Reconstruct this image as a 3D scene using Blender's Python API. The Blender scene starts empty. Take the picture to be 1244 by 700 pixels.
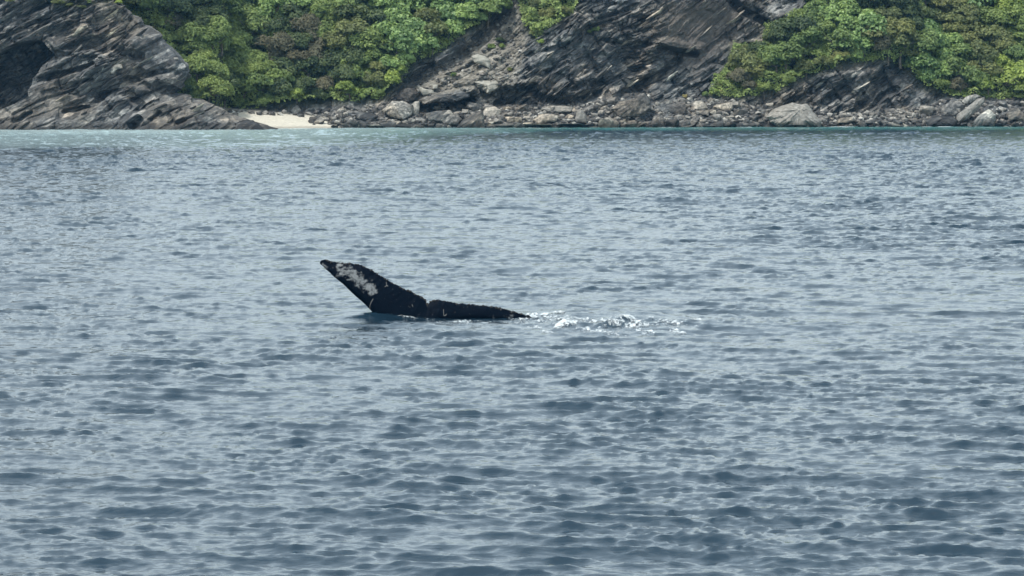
import bpy, math, random
import numpy as np
from mathutils import Vector, noise as mnoise

S = bpy.context.scene
C = S.collection
R = math.radians
rnd = random.Random(7)

# ------------------------------------------------------------ camera
F, CX, CY, H = 4000.0, 622.0, 350.0, 5.0          # focal length in photo pixels, eye height (m)
PITCH = math.atan(240.0 / F)
cam_data = bpy.data.cameras.new('camera')
cam = bpy.data.objects.new('camera', cam_data)
C.objects.link(cam)
cam.location = (0, 0, H)
cam.rotation_euler = (math.pi / 2 - PITCH, 0, 0)
cam_data.sensor_width = 36
cam_data.lens = 36 * F / 1244.0
cam_data.clip_start = 0.5
cam_data.clip_end = 3000
S.camera = cam

# ------------------------------------------------------------ world and sun
SUN_EL, SUN_AZ = 62.0, -122.0          # degrees; azimuth from +Y, clockwise (negative = to the left)
w = bpy.data.worlds.new('World')
S.world = w
w.use_nodes = True
nt = w.node_tree
nt.nodes.clear()
def wn(t, **k):
    n = nt.nodes.new(t)
    for a, v in k.items():
        setattr(n, a, v)
    return n
sky = wn('ShaderNodeTexSky', sky_type='NISHITA')
sky.sun_disc = False
sky.sun_elevation = R(SUN_EL)
sky.sun_rotation = R(SUN_AZ)
sky.air_density = 1.0
sky.dust_density = 3.0
sky.ozone_density = 1.0
hsv = wn('ShaderNodeHueSaturation')
hsv.inputs['Saturation'].default_value = 0.75
hsv.inputs['Hue'].default_value = 0.492
nt.links.new(sky.outputs[0], hsv.inputs['Color'])
tc = wn('ShaderNodeTexCoord')
mp = wn('ShaderNodeMapping')
mp.inputs['Scale'].default_value = (1.3, 1.3, 4.0)
nz = wn('ShaderNodeTexNoise')
nz.inputs['Scale'].default_value = 2.2
nz.inputs['Detail'].default_value = 6
cr = wn('ShaderNodeValToRGB')
cr.color_ramp.elements[0].position = 0.30
cr.color_ramp.elements[1].position = 0.68
cr.color_ramp.elements[0].color = (6.0, 7.2, 7.6, 1)
cr.color_ramp.elements[1].color = (11.0, 12.2, 12.2, 1)
nt.links.new(tc.outputs['Generated'], mp.inputs[0])
nt.links.new(mp.outputs[0], nz.inputs['Vector'])
nt.links.new(nz.outputs[0], cr.inputs[0])
mx = wn('ShaderNodeMix', data_type='RGBA')
mx.inputs['Factor'].default_value = 0.40           # thin broken cloud over a hazy sky
nt.links.new(hsv.outputs[0], mx.inputs[6])
nt.links.new(cr.outputs[0], mx.inputs[7])
bg = wn('ShaderNodeBackground')
bg.inputs['Strength'].default_value = 0.13
nt.links.new(mx.outputs[2], bg.inputs['Color'])
wo = wn('ShaderNodeOutputWorld')
nt.links.new(bg.outputs[0], wo.inputs['Surface'])

sd = bpy.data.lights.new('sun', 'SUN')
sd.energy = 2.4
sd.angle = R(7)
sd.color = (1.0, 0.97, 0.92)
sun = bpy.data.objects.new('sun', sd)
C.objects.link(sun)
dsun = Vector((math.sin(R(SUN_AZ)) * math.cos(R(SUN_EL)), math.cos(R(SUN_AZ)) * math.cos(R(SUN_EL)), math.sin(R(SUN_EL))))
sun.rotation_euler = dsun.to_track_quat('Z', 'Y').to_euler()
sun.location = (0, 0, 60)

S.view_settings.view_transform = 'Standard'
S.view_settings.look = 'None'
S.view_settings.exposure = 0.68
S.view_settings.gamma = 1.0
S.view_settings.use_curve_mapping = False
S.cycles.max_bounces = 6
S.cycles.diffuse_bounces = 2
S.cycles.glossy_bounces = 3
S.cycles.volume_bounces = 0
S.cycles.use_denoising = True

# ------------------------------------------------------------ helpers
SP, CP = math.sin(PITCH), math.cos(PITCH)
def at(px, py, Y):
    """World point at forward distance Y that the photo shows at pixel (px, py)."""
    xr, yr = (px - CX) / F, (CY - py) / F
    t = Y / (CP + yr * SP)
    return Vector((xr * t, Y, H + (-SP + yr * CP) * t))
def at_np(px, py, Y):
    xr, yr = (px - CX) / F, (CY - py) / F
    t = Y / (CP + yr * SP)
    return xr * t, H + (-SP + yr * CP) * t
def to_px(x, y, z):
    dz = z - H
    f = y * CP - dz * SP
    u = y * SP + dz * CP
    return CX + F * x / f, CY - F * u / f
def on_water(px, py):
    return at(px, py, 1).y * 0 + 0 if False else water_pt(px, py)
def water_pt(px, py):
    xr, yr = (px - CX) / F, (CY - py) / F
    k = -H / (-SP + yr * CP)
    return Vector((xr * k, (CP + yr * SP) * k, 0.0))

def hash2(ix, iy, seed):
    ix = ix.astype(np.int64); iy = iy.astype(np.int64)
    h = (ix * 374761393 + iy * 668265263 + seed * 1442695041) & 0xffffffff
    h = ((h ^ (h >> 13)) * 1274126177) & 0xffffffff
    h = (h ^ (h >> 16)) & 0xffffffff
    h = (h * 2246822519) & 0xffffffff
    h = (h ^ (h >> 15)) & 0xffffffff
    return h.astype(np.float64) / 4294967295.0
def vnoise(x, y, seed=0):
    ix, iy = np.floor(x), np.floor(y)
    fx, fy = x - ix, y - iy
    fx = fx * fx * (3 - 2 * fx); fy = fy * fy * (3 - 2 * fy)
    a = hash2(ix, iy, seed); b = hash2(ix + 1, iy, seed)
    c = hash2(ix, iy + 1, seed); d = hash2(ix + 1, iy + 1, seed)
    return (a * (1 - fx) + b * fx) * (1 - fy) + (c * (1 - fx) + d * fx) * fy
def fbm(x, y, seed=0, octv=4, gain=0.5):
    s = 0; a = 1; n = 0
    for i in range(octv):
        s = s + a * vnoise(x * 2 ** i + 17.3 * i, y * 2 ** i - 9.1 * i, seed + i)
        n += a; a *= gain
    return s / n
def inside(px, py, poly):
    """Signed-ish polygon test, vectorised."""
    r = np.zeros(np.broadcast(px, py).shape, bool)
    n = len(poly)
    for i in range(n):
        x1, y1 = poly[i]; x2, y2 = poly[(i + 1) % n]
        if y1 == y2: continue
        c = ((y1 > py) != (y2 > py)) & (px < (x2 - x1) * (py - y1) / (y2 - y1) + x1)
        r ^= c
    return r
def poly_dist(px, py, poly, closed=True):
    d = np.full(np.broadcast(px, py).shape, 1e9)
    n = len(poly)
    for i in range(n if closed else n - 1):
        x1, y1 = poly[i]; x2, y2 = poly[(i + 1) % n]
        vx, vy = x2 - x1, y2 - y1
        t = np.clip(((px - x1) * vx + (py - y1) * vy) / (vx * vx + vy * vy + 1e-9), 0, 1)
        d = np.minimum(d, np.hypot(px - x1 - t * vx, py - y1 - t * vy))
    return d
def soft(px, py, poly, w_=4.0):
    d = poly_dist(px, py, poly)
    s = np.where(inside(px, py, poly), d, -d)
    return np.clip(s / w_ * 0.5 + 0.5, 0, 1)

def mesh_np(name, verts, faces, smooth=True):
    """verts (n,3), faces (m,k) -> mesh"""
    me = bpy.data.meshes.new(name)
    verts = np.asarray(verts, np.float32); faces = np.asarray(faces, np.int32)
    m, k = faces.shape
    me.vertices.add(len(verts)); me.vertices.foreach_set('co', verts.ravel())
    me.loops.add(m * k); me.loops.foreach_set('vertex_index', faces.ravel())
    me.polygons.add(m)
    me.polygons.foreach_set('loop_start', np.arange(0, m * k, k, dtype=np.int32))
    me.polygons.foreach_set('use_smooth', np.full(m, smooth))
    me.update(calc_edges=True)
    return me
def grid_faces(nr, nc, flip=False):
    i = np.arange(nr - 1)[:, None] * nc + np.arange(nc - 1)[None, :]
    f = np.stack([i, i + 1, i + nc + 1, i + nc], -1).reshape(-1, 4)
    return f[:, ::-1] if flip else f
def add_attr(me, name, vals):
    a = me.attributes.new(name, 'FLOAT', 'POINT')
    a.data.foreach_set('value', np.asarray(vals, np.float32).ravel())
def obj(name, me, mat=None, parent=None, label=None, cat=None, group=None, kind=None, loc=None):
    o = bpy.data.objects.new(name, me)
    C.objects.link(o)
    if mat is not None and me is not None and not me.materials:
        me.materials.append(mat)
    if parent: o.parent = parent
    if loc is not None: o.location = loc
    for k_, v in (('label', label), ('category', cat), ('group', group), ('kind', kind)):
        if v: o[k_] = v
    return o

# ------------------------------------------------------------ materials
class M:
    def __init__(s, name):
        s.m = bpy.data.materials.new(name); s.m.use_nodes = True
        s.t = s.m.node_tree; s.t.nodes.clear()
        s.out = s.t.nodes.new('ShaderNodeOutputMaterial')
        s.b = s.t.nodes.new('ShaderNodeBsdfPrincipled')
        s.t.links.new(s.b.outputs[0], s.out.inputs['Surface'])
    def n(s, t, **k):
        nd = s.t.nodes.new(t)
        for a, v in k.items(): setattr(nd, a, v)
        return nd
    def l(s, a, b): s.t.links.new(a, b)
    def pos(s):
        return s.n('ShaderNodeNewGeometry').outputs['Position']
    def mapping(s, src, scale=(1, 1, 1), rot=(0, 0, 0), loc=(0, 0, 0)):
        m = s.n('ShaderNodeMapping')
        m.inputs['Scale'].default_value = scale; m.inputs['Rotation'].default_value = rot; m.inputs['Location'].default_value = loc
        s.l(src, m.inputs[0]); return m.outputs[0]
    def noise(s, vec, scale, detail=4, rough=0.55, dist=0.0):
        n = s.n('ShaderNodeTexNoise')
        n.inputs['Scale'].default_value = scale; n.inputs['Detail'].default_value = detail
        n.inputs['Roughness'].default_value = rough; n.inputs['Distortion'].default_value = dist
        if vec is not None: s.l(vec, n.inputs['Vector'])
        return n.outputs[0]
    def ramp(s, fac, stops):
        r = s.n('ShaderNodeValToRGB'); e = r.color_ramp.elements
        while len(e) < len(stops): e.new(0.5)
        for i, (p, c) in enumerate(stops):
            e[i].position = p; e[i].color = c if len(c) == 4 else (*c, 1)
        s.l(fac, r.inputs[0]); return r.outputs[0]
    def mix(s, fac, a, b, blend='MIX'):
        m = s.n('ShaderNodeMix', data_type='RGBA', blend_type=blend)
        for sock, v in ((m.inputs['Factor'], fac), (m.inputs[6], a), (m.inputs[7], b)):
            if hasattr(v, 'default_value') or hasattr(v, 'is_output'): s.l(v, sock)
            elif isinstance(v, (int, float)): sock.default_value = v
            else: sock.default_value = (*v, 1) if len(v) == 3 else v
        return m.outputs[2]
    def math(s, op, a, b=0.0, clamp=False):
        m = s.n('ShaderNodeMath', operation=op, use_clamp=clamp)
        for i, v in enumerate((a, b)):
            if isinstance(v, (int, float)): m.inputs[i].default_value = v
            else: s.l(v, m.inputs[i])
        return m.outputs[0]
    def attr(s, name):
        return s.n('ShaderNodeAttribute', attribute_name=name).outputs['Fac']
    def bump(s, h, strength=0.5, dist=0.05):
        b = s.n('ShaderNodeBump')
        b.inputs['Strength'].default_value = strength; b.inputs['Distance'].default_value = dist
        s.l(h, b.inputs['Height']); s.l(b.outputs[0], s.b.inputs['Normal'])
    def color(s, c):
        if isinstance(c, tuple): s.b.inputs['Base Color'].default_value = (*c, 1)
        else: s.l(c, s.b.inputs['Base Color'])
    def rough(s, v, spec=None):
        if isinstance(v, (int, float)): s.b.inputs['Roughness'].default_value = v
        else: s.l(v, s.b.inputs['Roughness'])
        if spec is not None: s.b.inputs['Specular IOR Level'].default_value = spec

def rock_material(name, strata=True, pale=0.0, per_object=False):
    m = M(name)
    p = m.pos()
    # beds dip 33 degrees: rotate about Y and stretch along the bedding
    q = m.mapping(m.mapping(p, rot=(0, R(33), 0)), scale=(0.55, 0.7, 1.7))
    beds = m.noise(q, 1.6, 8, 0.62, 0.3)
    fine = m.noise(m.mapping(p, scale=(1, 1, 1)), 2.4, 6, 0.65)
    big = m.noise(p, 0.16, 3, 0.5)
    c = m.ramp(beds, [(0.32, (0.040, 0.042, 0.044)), (0.48, (0.080, 0.080, 0.077)), (0.60, (0.130, 0.126, 0.118)), (0.68, (0.21, 0.205, 0.19)), (0.76, (0.36, 0.35, 0.32))])
    if not strata:
        c = m.ramp(fine, [(0.28, (0.035, 0.035, 0.035)), (0.5, (0.095, 0.093, 0.088)), (0.72, (0.22, 0.212, 0.195))])
    warm = m.ramp(big, [(0.4, (0.92, 0.98, 1.04)), (0.62, (1.08, 1.0, 0.91))])
    c = m.mix(1.0, c, warm, 'MULTIPLY')
    f2 = m.ramp(fine, [(0.3, (0.72,) * 3), (0.7, (1.3,) * 3)])
    c = m.mix(1.0, c, f2, 'MULTIPLY')
    # broken blocks of slightly different stone along the beds
    vq = m.mapping(m.mapping(p, rot=(0, R(34), 0)), scale=(0.8, 0.8, 2.4))
    vc = m.n('ShaderNodeTexVoronoi', feature='F1'); vc.inputs['Scale'].default_value = 0.62; vc.inputs['Randomness'].default_value = 1.0
    m.l(vq, vc.inputs['Vector'])
    bw = m.n('ShaderNodeSeparateColor'); m.l(vc.outputs['Color'], bw.inputs[0])
    c = m.mix(0.9 if strata else 0.3, c, m.ramp(bw.outputs[0], [(0.0, (0.45,) * 3), (0.6, (1.0,) * 3), (0.85, (1.5, 1.47, 1.4)), (1.0, (2.6, 2.5, 2.35))]), 'MULTIPLY')
    if per_object:
        oi = m.n('ShaderNodeObjectInfo').outputs['Random']
        tone = m.ramp(oi, [(0.0, (0.42, 0.42, 0.43)), (0.35, (0.75, 0.74, 0.73)), (0.7, (1.25, 1.2, 1.13)), (0.9, (2.3, 2.2, 2.0)), (1.0, (2.6, 2.5, 2.25))])
        c = m.mix(1.0, c, tone, 'MULTIPLY')
    else:
        c = m.mix(m.attr('brown'), c, m.mix(1.0, (0.075, 0.065, 0.055), f2, 'MULTIPLY'))
        c = m.mix(m.attr('rubble'), c, m.ramp(m.noise(p, 1.3, 6, 0.7), [(0.35, (0.075, 0.07, 0.055)), (0.52, (0.17, 0.155, 0.125)), (0.66, (0.36, 0.34, 0.29))]))
        c = m.mix(m.attr('soil'), c, m.ramp(fine, [(0.35, (0.012, 0.018, 0.008)), (0.65, (0.04, 0.048, 0.02))]))
        c = m.mix(m.attr('sand'), c, m.ramp(fine, [(0.3, (0.38, 0.355, 0.29)), (0.7, (0.54, 0.51, 0.43))]))
        # guano and calcite streaks
        st = m.noise(m.mapping(p, scale=(0.9, 0.9, 0.22)), 0.9, 5, 0.6, 0.6)
        sf = m.math('MULTIPLY', m.ramp(st, [(0.66, (0,) * 3), (0.74, (1,) * 3)]), m.attr('streak'))
        c = m.mix(sf, c, (0.5, 0.49, 0.46))
    if pale: c = m.mix(pale, c, m.ramp(fine, [(0.3, (0.20, 0.19, 0.165)), (0.7, (0.40, 0.385, 0.34))] if pale < .9 else [(0.3, (0.17, 0.163, 0.138)), (0.7, (0.32, 0.308, 0.262))]))
    # tide band: algae and wet stone stay dark below about 0.7 m
    sep = m.n('ShaderNodeSeparateXYZ'); m.l(p, sep.inputs[0])
    zz = m.math('ADD', sep.outputs[2], m.math('MULTIPLY', fine, -0.9))
    wet = m.ramp(m.math('MULTIPLY_ADD', zz, 1.0, True) if False else m.math('ADD', zz, 0.5), [(0.35, (0.36, 0.36, 0.35)), (0.98, (1, 1, 1))])
    if per_object is False:
        wet = m.mix(m.attr('sand'), wet, m.ramp(m.math('ADD', sep.outputs[2], m.math('MULTIPLY', big, .3)), [(.28, (.62, .61, .60)), (.5, (1, 1, 1))]))
    c = m.mix(1.0, c, wet, 'MULTIPLY')
    m.color(c)
    m.rough(0.78, 0.3)
    h = m.math('ADD', m.math('MULTIPLY', beds, 1.2), m.math('MULTIPLY', m.noise(p, 5.0, 5, 0.7), 0.35))
    m.bump(h, 0.6, 0.30 if not per_object else 0.16)
    return m.m

MAT_CLIFF = rock_material('slate_cliff')
MAT_BOULDER = rock_material('shore_boulder', strata=False, per_object=True)
MAT_SLATE_BLOCK = rock_material('slate_block', strata=True, per_object=True)
MAT_PALE = rock_material('pale_boulder', strata=False, pale=0.45, per_object=True)
MAT_CREAM = rock_material('cream_stone', strata=False, pale=1.0, per_object=True)

def leaf_material(name, c0, c1, rough=0.55):
    m = M(name)
    oi = m.n('ShaderNodeObjectInfo').outputs['Random']
    p = m.pos()
    k = m.noise(p, 1.1, 3, 0.6)
    k2 = m.math('ADD', m.math('MULTIPLY', k, 0.65), m.math('MULTIPLY', m.attr('tint'), 0.45))
    c = m.ramp(k2, [(0.32, c0), (0.72, c1)])
    t = m.ramp(oi, [(0.0, (0.80, 0.86, 0.9)), (0.5, (1.0, 1.0, 1.0)), (1.0, (1.2, 1.12, 0.95))])
    c = m.mix(1.0, c, t, 'MULTIPLY')
    hs = m.n('ShaderNodeHueSaturation'); hs.inputs['Saturation'].default_value = .88; hs.inputs['Hue'].default_value = .488; hs.inputs['Value'].default_value = 1.18; m.l(c, hs.inputs['Color']); c = hs.outputs[0]
    m.color(c); m.rough(rough, 0.35)
    tr = m.n('ShaderNodeBsdfTranslucent'); m.l(c, tr.inputs[0])
    ms = m.n('ShaderNodeMixShader'); ms.inputs[0].default_value = 0.35
    m.l(m.b.outputs[0], ms.inputs[1]); m.l(tr.outputs[0], ms.inputs[2]); m.l(ms.outputs[0], m.out.inputs['Surface'])
    return m.m
LEAF = {
    'bright': leaf_material('bright_leaves', (0.063, 0.140, 0.033), (0.230, 0.370, 0.094), 0.45),
    'mid': leaf_material('mid_green_leaves', (0.050, 0.098, 0.022), (0.169, 0.259, 0.053)),
    'dark': leaf_material('dark_leaves', (0.030, 0.060, 0.020), (0.101, 0.150, 0.046)),
    'olive': leaf_material('olive_leaves', (0.062, 0.082, 0.022), (0.188, 0.228, 0.061)),
    'lime': leaf_material('lime_leaves', (0.085, 0.150, 0.018), (0.250, 0.360, 0.045)),
    'dry': leaf_material('dry_twigs', (0.060, 0.060, 0.032), (0.19, 0.185, 0.10), 0.8),
    'soft': leaf_material('soft_green_leaves', (0.077, 0.130, 0.029), (0.219, 0.313, 0.070), 0.7),
    'straw': leaf_material('straw_leaves', (0.16, 0.15, 0.045), (0.42, 0.38, 0.12), 0.8),
}
mb = M('bark'); mb.color(mb.ramp(mb.noise(mb.pos(), 6, 4), [(0.3, (0.06, 0.05, 0.04)), (0.7, (0.17, 0.15, 0.12))])); mb.rough(0.85, 0.2)
MAT_BARK = mb.m

# ------------------------------------------------------------ open-water wave field
def wave_tile(L, N, lam_p, lam_min, hs, wind_deg, seed, spread=2.0, ex=3.9):
    rs = np.random.RandomState(seed)
    k1 = np.fft.fftfreq(N, L / N) * 2 * np.pi
    kx, ky = np.meshgrid(k1, k1)
    k = np.hypot(kx, ky); k[0, 0] = 1
    kp = 2 * np.pi / lam_p; km = 2 * np.pi / lam_min
    wd = R(wind_deg)
    cosd = (kx * math.cos(wd) + ky * math.sin(wd)) / k
    Sk = k ** -ex * np.exp(-(kp / k) ** 2) * np.exp(-(k / km) ** 2)
    D = np.abs(cosd) ** spread * np.where(cosd > 0, 1, 0.25) + 0.05
    Sk = Sk * D; Sk[0, 0] = 0
    h = (rs.normal(size=(N, N)) + 1j * rs.normal(size=(N, N))) * np.sqrt(Sk)
    z = np.fft.ifft2(h).real
    sc = hs / 4 / z.std()
    h = h * sc
    z = np.fft.ifft2(h).real
    dx = np.fft.ifft2(1j * kx / k * h).real
    dy = np.fft.ifft2(1j * ky / k * h).real
    return (L, N, z.astype(np.float32), dx.astype(np.float32), dy.astype(np.float32))
def tile_sample(t, x, y):
    L, N, z, dx, dy = t
    u = (x / L % 1.0) * N; v = (y / L % 1.0) * N
    i = np.floor(u).astype(int); j = np.floor(v).astype(int)
    fu = u - i; fv = v - j
    i0 = i % N; j0 = j % N; i1 = (i + 1) % N; j1 = (j + 1) % N
    r = []
    for a in (z, dx, dy):
        r.append((a[j0, i0] * (1 - fu) + a[j0, i1] * fu) * (1 - fv) + (a[j1, i0] * (1 - fu) + a[j1, i1] * fu) * fv)
    return r
WIND = -108                                          # waves run towards the camera, a little to the left
TD = wave_tile(173.0, 1024, 5.0, 1.3, 0.085, WIND - 10, 17, 3.0, 4.3)
TA = wave_tile(61.0, 1024, 1.35, 0.20, 0.082, WIND, 3, 9.0, 4.0)
TB = wave_tile(23.7, 512, 0.60, 0.09, 0.032, WIND + 16, 9, 4.0)
TC = wave_tile(7.3, 512, 0.30, 0.04, 0.034, WIND - 15, 11, 1.5)
WH = water_pt(500, 385)
def shore_y(px):
    return np.interp(px, [-400, 0, 200, 330, 420, 620, 820, 1000, 1244, 1700], [418, 424, 428, 434, 441, 443, 447, 452, 456, 462])
def calm(x, y):
    px = CX + F * x / np.maximum(y, 1)
    near = np.clip((shore_y(px) - y) / 30.0, 0, 1)
    slick = 1 - 0.55 * np.exp(-(((x - WH.x - 0.3) / 3.2) ** 2 + ((y - WH.y + 0.5) / 3.0) ** 2))
    gust = 0.72 + 0.56 * vnoise(x / 14.0 + 3, y / 38.0, 77)
    return (0.35 + 0.65 * near) * slick * gust * (1 + 1.3 * np.clip((y - 80) / 160, 0, 1))
def waves(x, y, fine=True):
    a = calm(x, y) * (0.70 + 0.12 * np.clip((y - 32) / 30, 0, 1))
    grp = 0.40 + 1.15 * fbm(x / 1.9 + .2 * y, y / 2.6, 55, 3) ** 1.0 + 1.1 * np.clip(fbm(x / 5.5, y / 6.0, 66, 2) - .5, 0, 1)
    za, xa, ya = [q * grp for q in tile_sample(TA, x / 1.35, y + .06 * x)]
    c30 = math.cos(0.3); s30 = math.sin(0.3)
    zb, xb, yb = tile_sample(TB, (x * c30 + y * s30) / 1.35 + 5, -x * s30 + y * c30)
    zb, xb, yb = zb * grp, xb * grp, yb * grp
    zc, xc, yc = tile_sample(TC, x / 1.5 + 0.3 * y + 1.7, y * 0.95 - 0.31 * x)
    patch = 0.45 + 1.1 * vnoise(x / 2.6, y / 3.4, 5)
    zd, xd, yd = tile_sample(TD, x, y)
    z = zd + za + zb + zc * patch
    dx = (xa + xd) * 1.2 + (xb * c30 - yb * s30) * 0.8 + xc * patch * 0.2
    dy = (ya + yd) * 1.2 + (xb * s30 + yb * c30) * 0.8 + yc * patch * 0.2
    zz = a * z
    ct = water_pt(735, 395)
    tb = np.exp(-((x - ct.x) / 2.0) ** 2 - ((y - ct.y) / 2.4) ** 2)
    zz = zz + tb * (fbm(x * 2.6, y * 1.9, 31, 4) - .5) * .22
    # the wind leans the crests forward: steep dark fronts, long pale backs
    lean = np.clip(z, -.12, .3) * 0.6
    dx = dx + lean * math.cos(R(WIND)); dy = dy + lean * math.sin(R(WIND))
    # swell pushed up by the tail stock, left of the flukes
    for px_, py_, sx, sy, am in WAKE:
        c = water_pt(px_, py_)
        zz = zz + am * np.exp(-((x - c.x) / sx) ** 2 - ((y - c.y) / sy) ** 2)
    return x + a * dx, y + a * dy, zz
WAKE = [(443, 387, 0.75, 0.8, 0.14), (500, 392, 0.9, 0.8, 0.05), (690, 384, 0.7, 0.9, 0.06), (776, 386, 0.9, 0.9, 0.12), (745, 398, 1.0, 0.7, 0.08), (820, 400, 0.6, 0.7, 0.06)]

def build_water():
    y = np.concatenate([np.linspace(-30, 26, 40)[:-1], np.geomspace(26, 500, 1290)])
    nc = 470
    s = np.linspace(-1, 1, nc)
    sl = s * 0.17 + np.sign(s) * np.clip(np.abs(s) - 0.93, 0, 1) ** 1.2 * 32
    far = np.clip((y - 60) / 60, 0, 1)
    base = np.maximum(y, 26)
    X = sl[None, :] * base[:, None]
    Y = np.repeat(y[:, None], nc, 1)
    X = X + (hash2(np.arange(len(y))[:, None] + np.zeros((1, nc)), np.arange(nc)[None, :] + np.zeros((len(y), 1)), 5) - 0.5) * 0.3 * (0.34 / nc) * base[:, None]
    x, yy, z = waves(X, Y)
    me = mesh_np('sea_water', np.stack([x, yy, z], -1).reshape(-1, 3), grid_faces(len(y), nc))
    px = CX + F * X / np.maximum(Y, 1)
    d = shore_y(px) - Y
    lb = np.clip(1 - (px - 380) / 300, 0, 1)                       # the bay off the beach is paler
    sh = np.clip(1 - d / (45 + 100 * lb) + (vnoise(X / 9, Y / 30, 3) - .5) * .3, 0, 1)
    add_attr(me, 'shallow', sh ** .7); add_attr(me, 'bay', lb)
    m = M('sea_water')
    deep = (0.008, 0.024, 0.040)
    c = m.mix(m.attr('shallow'), deep, m.mix(m.attr('bay'), (0.05, 0.17, 0.165), (0.36, 0.47, 0.48)))
    m.color(c)
    m.b.inputs['IOR'].default_value = 1.333
    p = m.pos()
    sepw = m.n('ShaderNodeSeparateXYZ'); m.l(p, sepw.inputs[0])
    farw = m.n('ShaderNodeMapRange'); farw.inputs[1].default_value = 50; farw.inputs[2].default_value = 380; m.l(sepw.outputs[1], farw.inputs[0])
    m.rough(m.math('ADD', m.math('MULTIPLY', farw.outputs[0], 0.07), 0.09))   # ripples too small to resolve far out
    h = m.noise(m.mapping(p, scale=(0.7, 1.0, 1.0), rot=(0, 0, R(15))), 9.0, 4, 0.55)
    m.bump(h, 0.24, 0.05)
    obj('sea_water', me, m.m, kind='structure')
build_water()

# ------------------------------------------------------------ cliff relief
def strata(x, z, dip, seed, scales=((1.7, 5.0, 1.0), (0.66, 2.2, 0.62), (0.30, 0.95, 0.36))):
    """Broken bedding: layers of blocks that stick out by different amounts."""
    wx = x + (fbm(x / 7, z / 7, seed + 50, 3) - .5) * 1.3
    wz = z + (fbm(x / 11, z / 11, seed + 40, 2) - .5) * 4.0 + (fbm(x / 5, z / 5, seed + 60, 3) - .5) * 1.0
    t = wx * np.cos(dip) + wz * np.sin(dip)
    s = -wx * np.sin(dip) + wz * np.cos(dip)
    out = 0
    for i, (th, ln, amp) in enumerate(scales):
        ls = s / th + (vnoise(t / (ln * 1.5), s / th * .3, seed + i + 20) - .5) * 1.2
        li = np.floor(ls)
        tt = t / ln + hash2(li, li * 0, seed + i) * 7 + (vnoise(t / ln * 3, s / th, seed + 31 + i) - .5) * .35
        bi = np.floor(tt)
        a = hash2(li, bi, seed + 3 + i)
        fr = ls - li
        tilt = (hash2(li, bi, seed + 90 + i) - .35) * (fr - .5) * 0.9
        ft = tt - bi
        edge = np.minimum(1, np.minimum(fr, 1 - fr) * 7) * np.minimum(1, np.minimum(ft, 1 - ft) * ln / th * 5)
        amp = amp * (1.0 if i == 0 else np.clip((fbm(x / 6, z / 3.5, seed + 80 + i, 2) - .36) * 6, .12, 1.25))
        out = out + amp * ((a - .5) + tilt) * (0.35 + 0.65 * edge) - amp * 0.22 * (1 - edge)
    return out + (fbm(x * 1.3, z * 1.3, seed + 70, 4) - .5) * 0.35

VL = [(120, -400), (615, -400), (612, 0), (592, 28), (560, 45), (540, 62), (505, 78), (490, 100), (478, 110), (466, 122), (440, 124), (400, 126), (375, 128), (300, 134), (268, 132), (225, 124), (140, 124), (120, 100)]
VR = [(985, -400), (1700, -400), (1700, 125), (1190, 122), (1160, 120), (1122, 108), (1106, 88), (1080, 74), (1040, 78), (1005, 86), (972, 98), (945, 112), (900, 122), (880, 118), (858, 120), (868, 95), (884, 75), (888, 55), (926, 50), (925, 32), (955, 22), (985, 12)]
VM = [(622, -30), (706, -30), (702, 12), (672, 34), (652, 52), (634, 30)]
BEACH = [(262, 131), (300, 134), (330, 137), (372, 139), (398, 144), (412, 152), (414, 170), (300, 170), (262, 170)]
SCREE = [(500, 118), (500, 98), (540, 78), (572, 52), (600, 40), (618, 0), (622, -60), (650, -60), (640, 20), (640, 60), (628, 90), (622, 112), (600, 118), (560, 112)]
BROWN = [(812, 0), (905, 0), (900, 25), (880, 50), (860, 80), (845, 100), (800, 60)]
STREAK = [(860, 10), (990, -10), (990, 20), (940, 35), (890, 60), (830, 90), (810, 60)]
STRIP_TOP = [(262, 131), (300, 134), (340, 136), (400, 132), (470, 125), (492, 118), (600, 128), (700, 126), (750, 116), (775, 110), (800, 122), (850, 116), (880, 122), (930, 124), (1000, 137), (1050, 136), (1110, 131), (1150, 120), (1200, 118), (1244, 121), (1700, 121)]
# (polyline, half width px, depth m): hollows and slots under overhanging beds
HOLLOWS = [
    ([(512, 132), (540, 130), (568, 124)], 8, 5.0), ([(800, 57), (822, 64), (846, 66)], 4.0, 1.9), ([(884, -4), (905, 16), (932, 29)], 4.5, 2.6),
    ([(772, 103), (798, 95), (815, 82), (824, 72)], 5, 2.0), ([(592, 113), (620, 112), (648, 108)], 7, 2.4), ([(604, 126), (640, 122)], 5, 1.6),
    ([(690, 106), (730, 100)], 5, 1.8), ([(700, 122), (728, 112)], 5, 1.5), ([(1046, 126), (1062, 106), (1086, 84), (1100, 76)], 7, 2.6), ([(1008, 120), (1024, 108)], 6, 2.0),
    ([(962, 84), (985, 72)], 5, 1.9), ([(488, 104), (520, 90), (548, 76), (572, 60), (592, 40), (614, 8)], 8, 2.4), ([(730, 48), (765, 56), (790, 54)], 3.5, 1.4),
    ([(640, 66), (670, 60), (690, 52)], 3, 1.2), ([(660, 90), (690, 76)], 3, 1.0), ([(860, 60), (880, 45)], 3, .9), ([(905, 60), (935, 66)], 7, 1.6), ([(1070, 118), (1090, 108)], 4, 1.3),
    ([(985, 112), (1002, 100)], 4, 1.2), ([(655, 118), (690, 130)], 5, 1.4), ([(740, 20), (775, 6)], 2.5, 1.0), ([(700, 40), (740, 26)], 2.5, .8)]
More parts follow.
